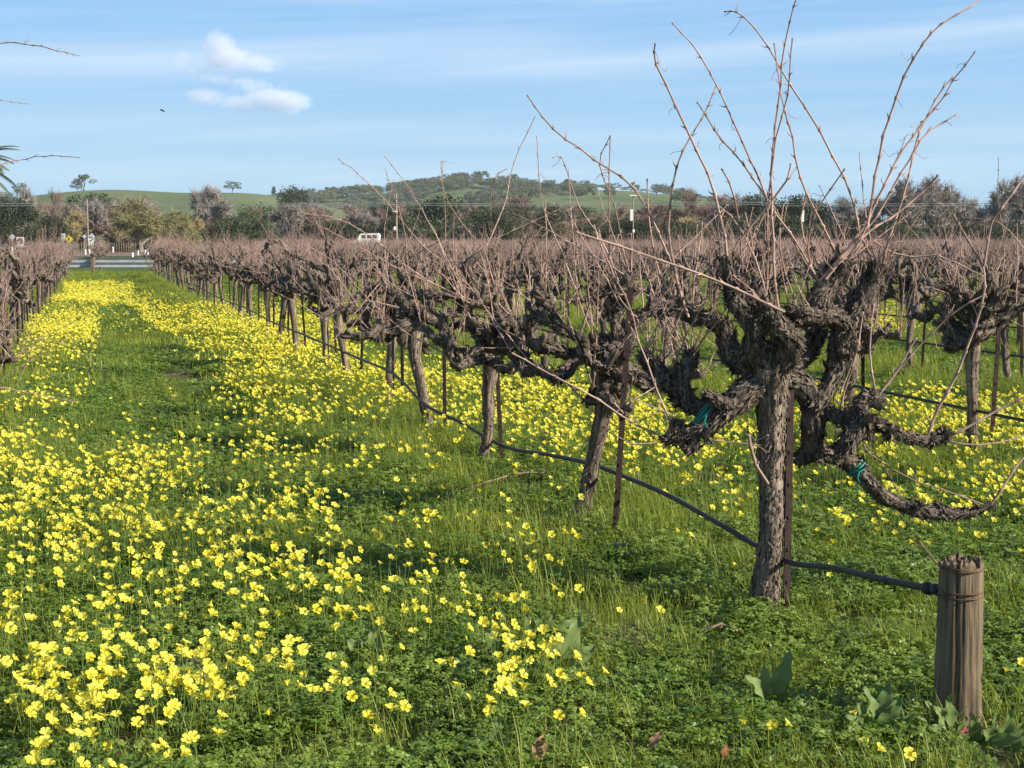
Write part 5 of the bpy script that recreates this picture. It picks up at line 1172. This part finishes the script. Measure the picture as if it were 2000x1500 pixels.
sign(40, 473, 'white upright rectangular sign with a bent black arrow and red ring', [('panel', rect(14.5, 20), 'signwhite', 0, 0, 1), ('ring', strip(ring, 1.3), 'signred', 0, 2.5, 2.2), ('slash', strip([(-3.6, 3.6), (3.6, -3.6)], 1.3), 'signred', 0, 2.5, 3.4),
     ('arrow', strip([(2.8, -4.5), (3.2, 0), (1.0, 3), (-3.0, 2.2)], 2.0), 'signblack', 0, 2.5, 4.6), ('arrow_head', [(-5.5, 2.0), (-2.2, 4.6), (-2.4, -.8)], 'signblack', 0, 2.5, 4.6)])
sign(124, 463, 'small white rectangular sign partly behind the yellow diamond', [('panel', rect(7.5, 13), 'signwhite', 0, 0, 1), ('mark', rect(4.6, 1.3), 'signblack', 0, 3.2, 2.2), ('mark', strip([(-1.5, -1), (1.6, .8), (-1.4, 2.0)], 1.1), 'signblack', 0, -1, 2.2), ('mark', rect(4.6, 1.0), 'signblack', 0, -4.2, 2.2)])
sign(135, 467, 'yellow diamond side road warning sign with green street sign below', [('panel', dia(7.6), 'signyellow', 0, 0, 3.2), ('symbol', strip([(0, -4), (0, 4)], 1.4), 'signblack', 0, 0, 4.4), ('symbol', strip([(0, 0), (-3, .2)], 1.3), 'signblack', 0, 0, 4.4), ('symbol', strip([(0, -1.0), (2.6, 1.2)], 1.1), 'signblack', 0, 0, 4.5),
     ('street_name_panel', rect(13, 5), 'signgreen', .5, -11, 3.2), ('lettering', rect(3.2, 1.0), 'signwhite', -2.4, -11, 4.4), ('lettering', rect(3.6, 1.0), 'signwhite', 3.0, -11, 4.4)])
sign(165, 462, 'small white diamond sign back left of the larger one', [('panel', dia(4.6), 'signback', 0, 0, 1)])
arc = [(3.2 * math.cos(a), 3.2 * math.sin(a)) for a in np.linspace(-2.3, 2.2, 12)]
sign(179.5, 462, 'large white diamond over a white panel with a curved black arrow', [('panel', dia(7), 'signback', 0, 0, 1), ('lower_panel', rect(11, 14), 'signwhite', -2, -9, 2.2), ('arrow', strip(arc, 1.5), 'signblack', -2, -4.5, 3.4), ('arrow_head', [(-3.5, 3.4), (-1.2, 4.6), (-1.6, 1.2)], 'signblack', -2, -4.5, 3.4)])

# utility poles and wires
M['polewood'] = plain('pole_wood', (.24, .19, .15), .9, 0, .2, 4)
def pole(px, top, Y, label, extra, wbase=.16):
    c = P(px, top, Y); root = link('utility_pole', None, None, (c[0], Y, 0), None, None, label, 'utility pole'); mb = MB(); ring_tube(mb, np.array([[0, 0, -.2], [0, 0, c[2]]]), np.array([wbase, wbase * .8]), 8); link('shaft', mb.mesh('pole_shaft', M['polewood']), root); s = Y / F
    for nm, dx, py, w_, h_, mt in extra:
        q = P(px, py, Y)[2]; b = MB(); b.box((dx * s, -.25, q), (w_ * s, .25, h_ * s)); link(nm, b.mesh(nm, M[mt], False), root)
pole(774, 378, 205, 'wooden utility pole with a white transformer, left of the palm clump', [('transformer', -3, 446, 4, 7, 'white'), ('crossarm', -2, 413, 9, 2, 'white'), ('crossarm', 0, 388, 8, 1.2, 'polewood')])
pole(1237, 382, 205, 'utility pole with a flat pale cap and a tall white cylinder', [('cap', 0, 382, 15, 1.8, 'white'), ('cylinder', -3.5, 420, 5, 22, 'white'), ('transformer', 1.0, 451, 4, 6, 'white')], .10)
pole(1568, 385, 205, 'utility pole with a narrow white cylinder behind the tall canes', [('cylinder', 0, 422, 4.5, 22, 'white'), ('crossarm', 0, 392, 9, 1.4, 'polewood')], .10)
pole(170, 390, 240, 'pale thin utility pole among the trees at left', [], .12)
for k, (h0, dy) in enumerate(((396, 0), (400, .8))):
    mb = MB(); xs_ = np.linspace(-2.0, 1.4, 60); pts = []
    for t in np.linspace(-400, 2700, 90):
        sg = ((t - 774) % 600) / 600; pts.append(P(t, h0 + 10 * 4 * sg * (1 - sg) * .25 - (2 if 1100 < t < 1500 else 0), 205 + dy))
    ring_tube(mb, np.array(pts), np.full(90, .028), 4, None, False); link('power_line', mb.mesh('power_line', M['galv']), None, None, None, None, '%s of the two thin power lines strung across the tree line' % ('upper' if k == 0 else 'lower'), 'power line')

# white van beyond the vines
def van():
    c = P(717, 472, 150); root = link('white_van', None, None, (c[0], 150, .75), (0, 0, math.pi), None, 'white van parked beyond the vines below the trees, seen only by its roof and windows', 'van')
    prof = [(-1.3, .35), (1.25, .35), (1.32, .8), (.95, 1.0), (.60, 1.55), (-1.15, 1.60), (-1.3, 1.4)]; n = len(prof); mb = MB(); V = [(x, y, z) for y in (-.75, .75) for x, z in prof]
    me = bpy.data.meshes.new('van_body'); me.from_pydata(V, [], [list(range(n)), list(range(2 * n - 1, n - 1, -1))] + [[i, i + n, (i + 1) % n + n, (i + 1) % n] for i in range(n)]); me.materials.append(M['white']); link('body', me, root)
    for x in (-.85, -.3, .28):
        for y in (-.755, .755): b = MB(); b.box((x, y, 1.25), (.42, .02, .32)); link('window', b.mesh('van_window', M['signblack'], False), root)
    for x in (-.85, .85):
        for y in (-.7, .7): b = MB(); ring_tube(b, np.array([[x, y - .1, .3], [x, y + .1, .3]]), np.array([.3, .3]), 14); link('wheel', b.mesh('wheel', M['hose']), root)
van()
# bird
c = P(317, 216, 60); mb = MB(); ring_tube(mb, np.array([[-.10, 0, .03], [-.05, 0, .015], [.02, 0, 0], [.08, 0, -.03], [.12, 0, -.05]]), np.array([.004, .022, .028, .02, .004]), 8); br = link('bird', None, None, c, None, None, 'tiny dark bird flying below and left of the cloud', 'bird')
link('body', mb.mesh('bird_body', M['signblack']), br)
for sg in (-1, 1): mb = MB(); mb.add(np.array([[-.03, 0, 0], [.04, 0, 0], [.02, sg * .12, .05], [-.05, sg * .22, .02]]), np.array([[0, 1, 2, 3]])); link('wing', mb.mesh('wing', M['signblack']), br)

# ------------------------------------------------------------------ the small clouds, real volumes far behind the hills
def cloud(px, py, wpx, hpx, blobs, dens, label, seed, Y=3000, nsc=7.0):
    dens = dens * 1.25
    c = P(px, py, Y); s = Y / F; mb = MB()
    m = bpy.data.materials.new('cloud_volume'); m.use_nodes = True; nt = m.node_tree; nt.nodes.clear(); n = N(nt)
    o_ = n.new('ShaderNodeOutputMaterial'); pv = n.new('ShaderNodeVolumePrincipled'); n.link(pv.outputs[0], o_.inputs['Volume']); t = n.new('ShaderNodeTexCoord')
    geo = t.outputs['Object']; acc = None
    nz = n.noise(geo, nsc / (wpx * s), 6, .62, .3); nz2 = n.noise(geo, nsc * 4 / (wpx * s), 4, .6)
    for (bx, bz, rx, rz, st_) in blobs:
        mp = n.mapping(geo, (1 / (rx * s), 1 / (rx * s * .7), 1 / (rz * s)), (-bx / rx, 0, -bz / rz)); ln = n.new('ShaderNodeVectorMath'); ln.operation = 'LENGTH'; n.link(mp, ln.inputs[0])
        v = n.math('MULTIPLY', n.math('SUBTRACT', 1.0, ln.outputs['Value'], None, True), st_); acc = v if acc is None else n.math('MAXIMUM', acc, v)
    d = n.math('ADD', acc, n.math('MULTIPLY', n.math('SUBTRACT', nz, .5), .95)); d = n.math('ADD', d, n.math('MULTIPLY', n.math('SUBTRACT', nz2, .5), .6))
    d = n.math('MULTIPLY', n.math('SUBTRACT', d, .17, None, True), dens); mk = n.math('GREATER_THAN', acc, 0.001); d = n.math('MULTIPLY', d, mk)
    n.link(d, pv.inputs['Density']); pv.inputs['Color'].default_value = (.80, .80, .86, 1); pv.inputs['Anisotropy'].default_value = .0
    b = MB(); b.box((0, 0, 0), (wpx * s * 1.1, wpx * s * .7, hpx * s * 1.25)); me = b.mesh('cloud', m, False)
    link('cloud', me, None, c, None, None, label, 'cloud')
cloud(450, 112, 250, 110, [(-22, 18, 42, 40, 1.5), (-60, -25, 40, 14, .7), (-30, -42, 60, 14, .65), (20, -45, 60, 12, .6), (-5, -2, 62, 30, 1.2), (45, -12, 75, 22, .8), (-90, -8, 45, 26, .5), (-55, -20, 50, 20, .45)], .045, 'upper puffy white cloud with a rounded head and a tail to the right', 1)
cloud(480, 192, 300, 90, [(75, -8, 65, 28, 1.5), (40, -2, 55, 28, 1.4), (-5, -10, 65, 24, .9), (-75, 2, 50, 24, 1.0), (-85, 6, 40, 18, .9), (10, 22, 80, 20, .45)], .045, 'lower flat white cloud, longer and brighter at its right end', 2)

# ------------------------------------------------------------------ thin winter haze between the vines and the hills
m = bpy.data.materials.new('haze'); m.use_nodes = True; nt = m.node_tree; nt.nodes.clear(); n = N(nt)
pv = n.new('ShaderNodeVolumePrincipled'); o_ = n.new('ShaderNodeOutputMaterial'); n.link(pv.outputs[0], o_.inputs['Volume'])
pv.inputs['Density'].default_value = 0.00008; pv.inputs['Color'].default_value = (.80, .91, 1.0, 1); pv.inputs['Anisotropy'].default_value = .1
mb = MB(); mb.box((0, 1170, 63), (8400, 2560, 134)); hz_ = link('haze', mb.mesh('haze', m, False), kind='stuff')
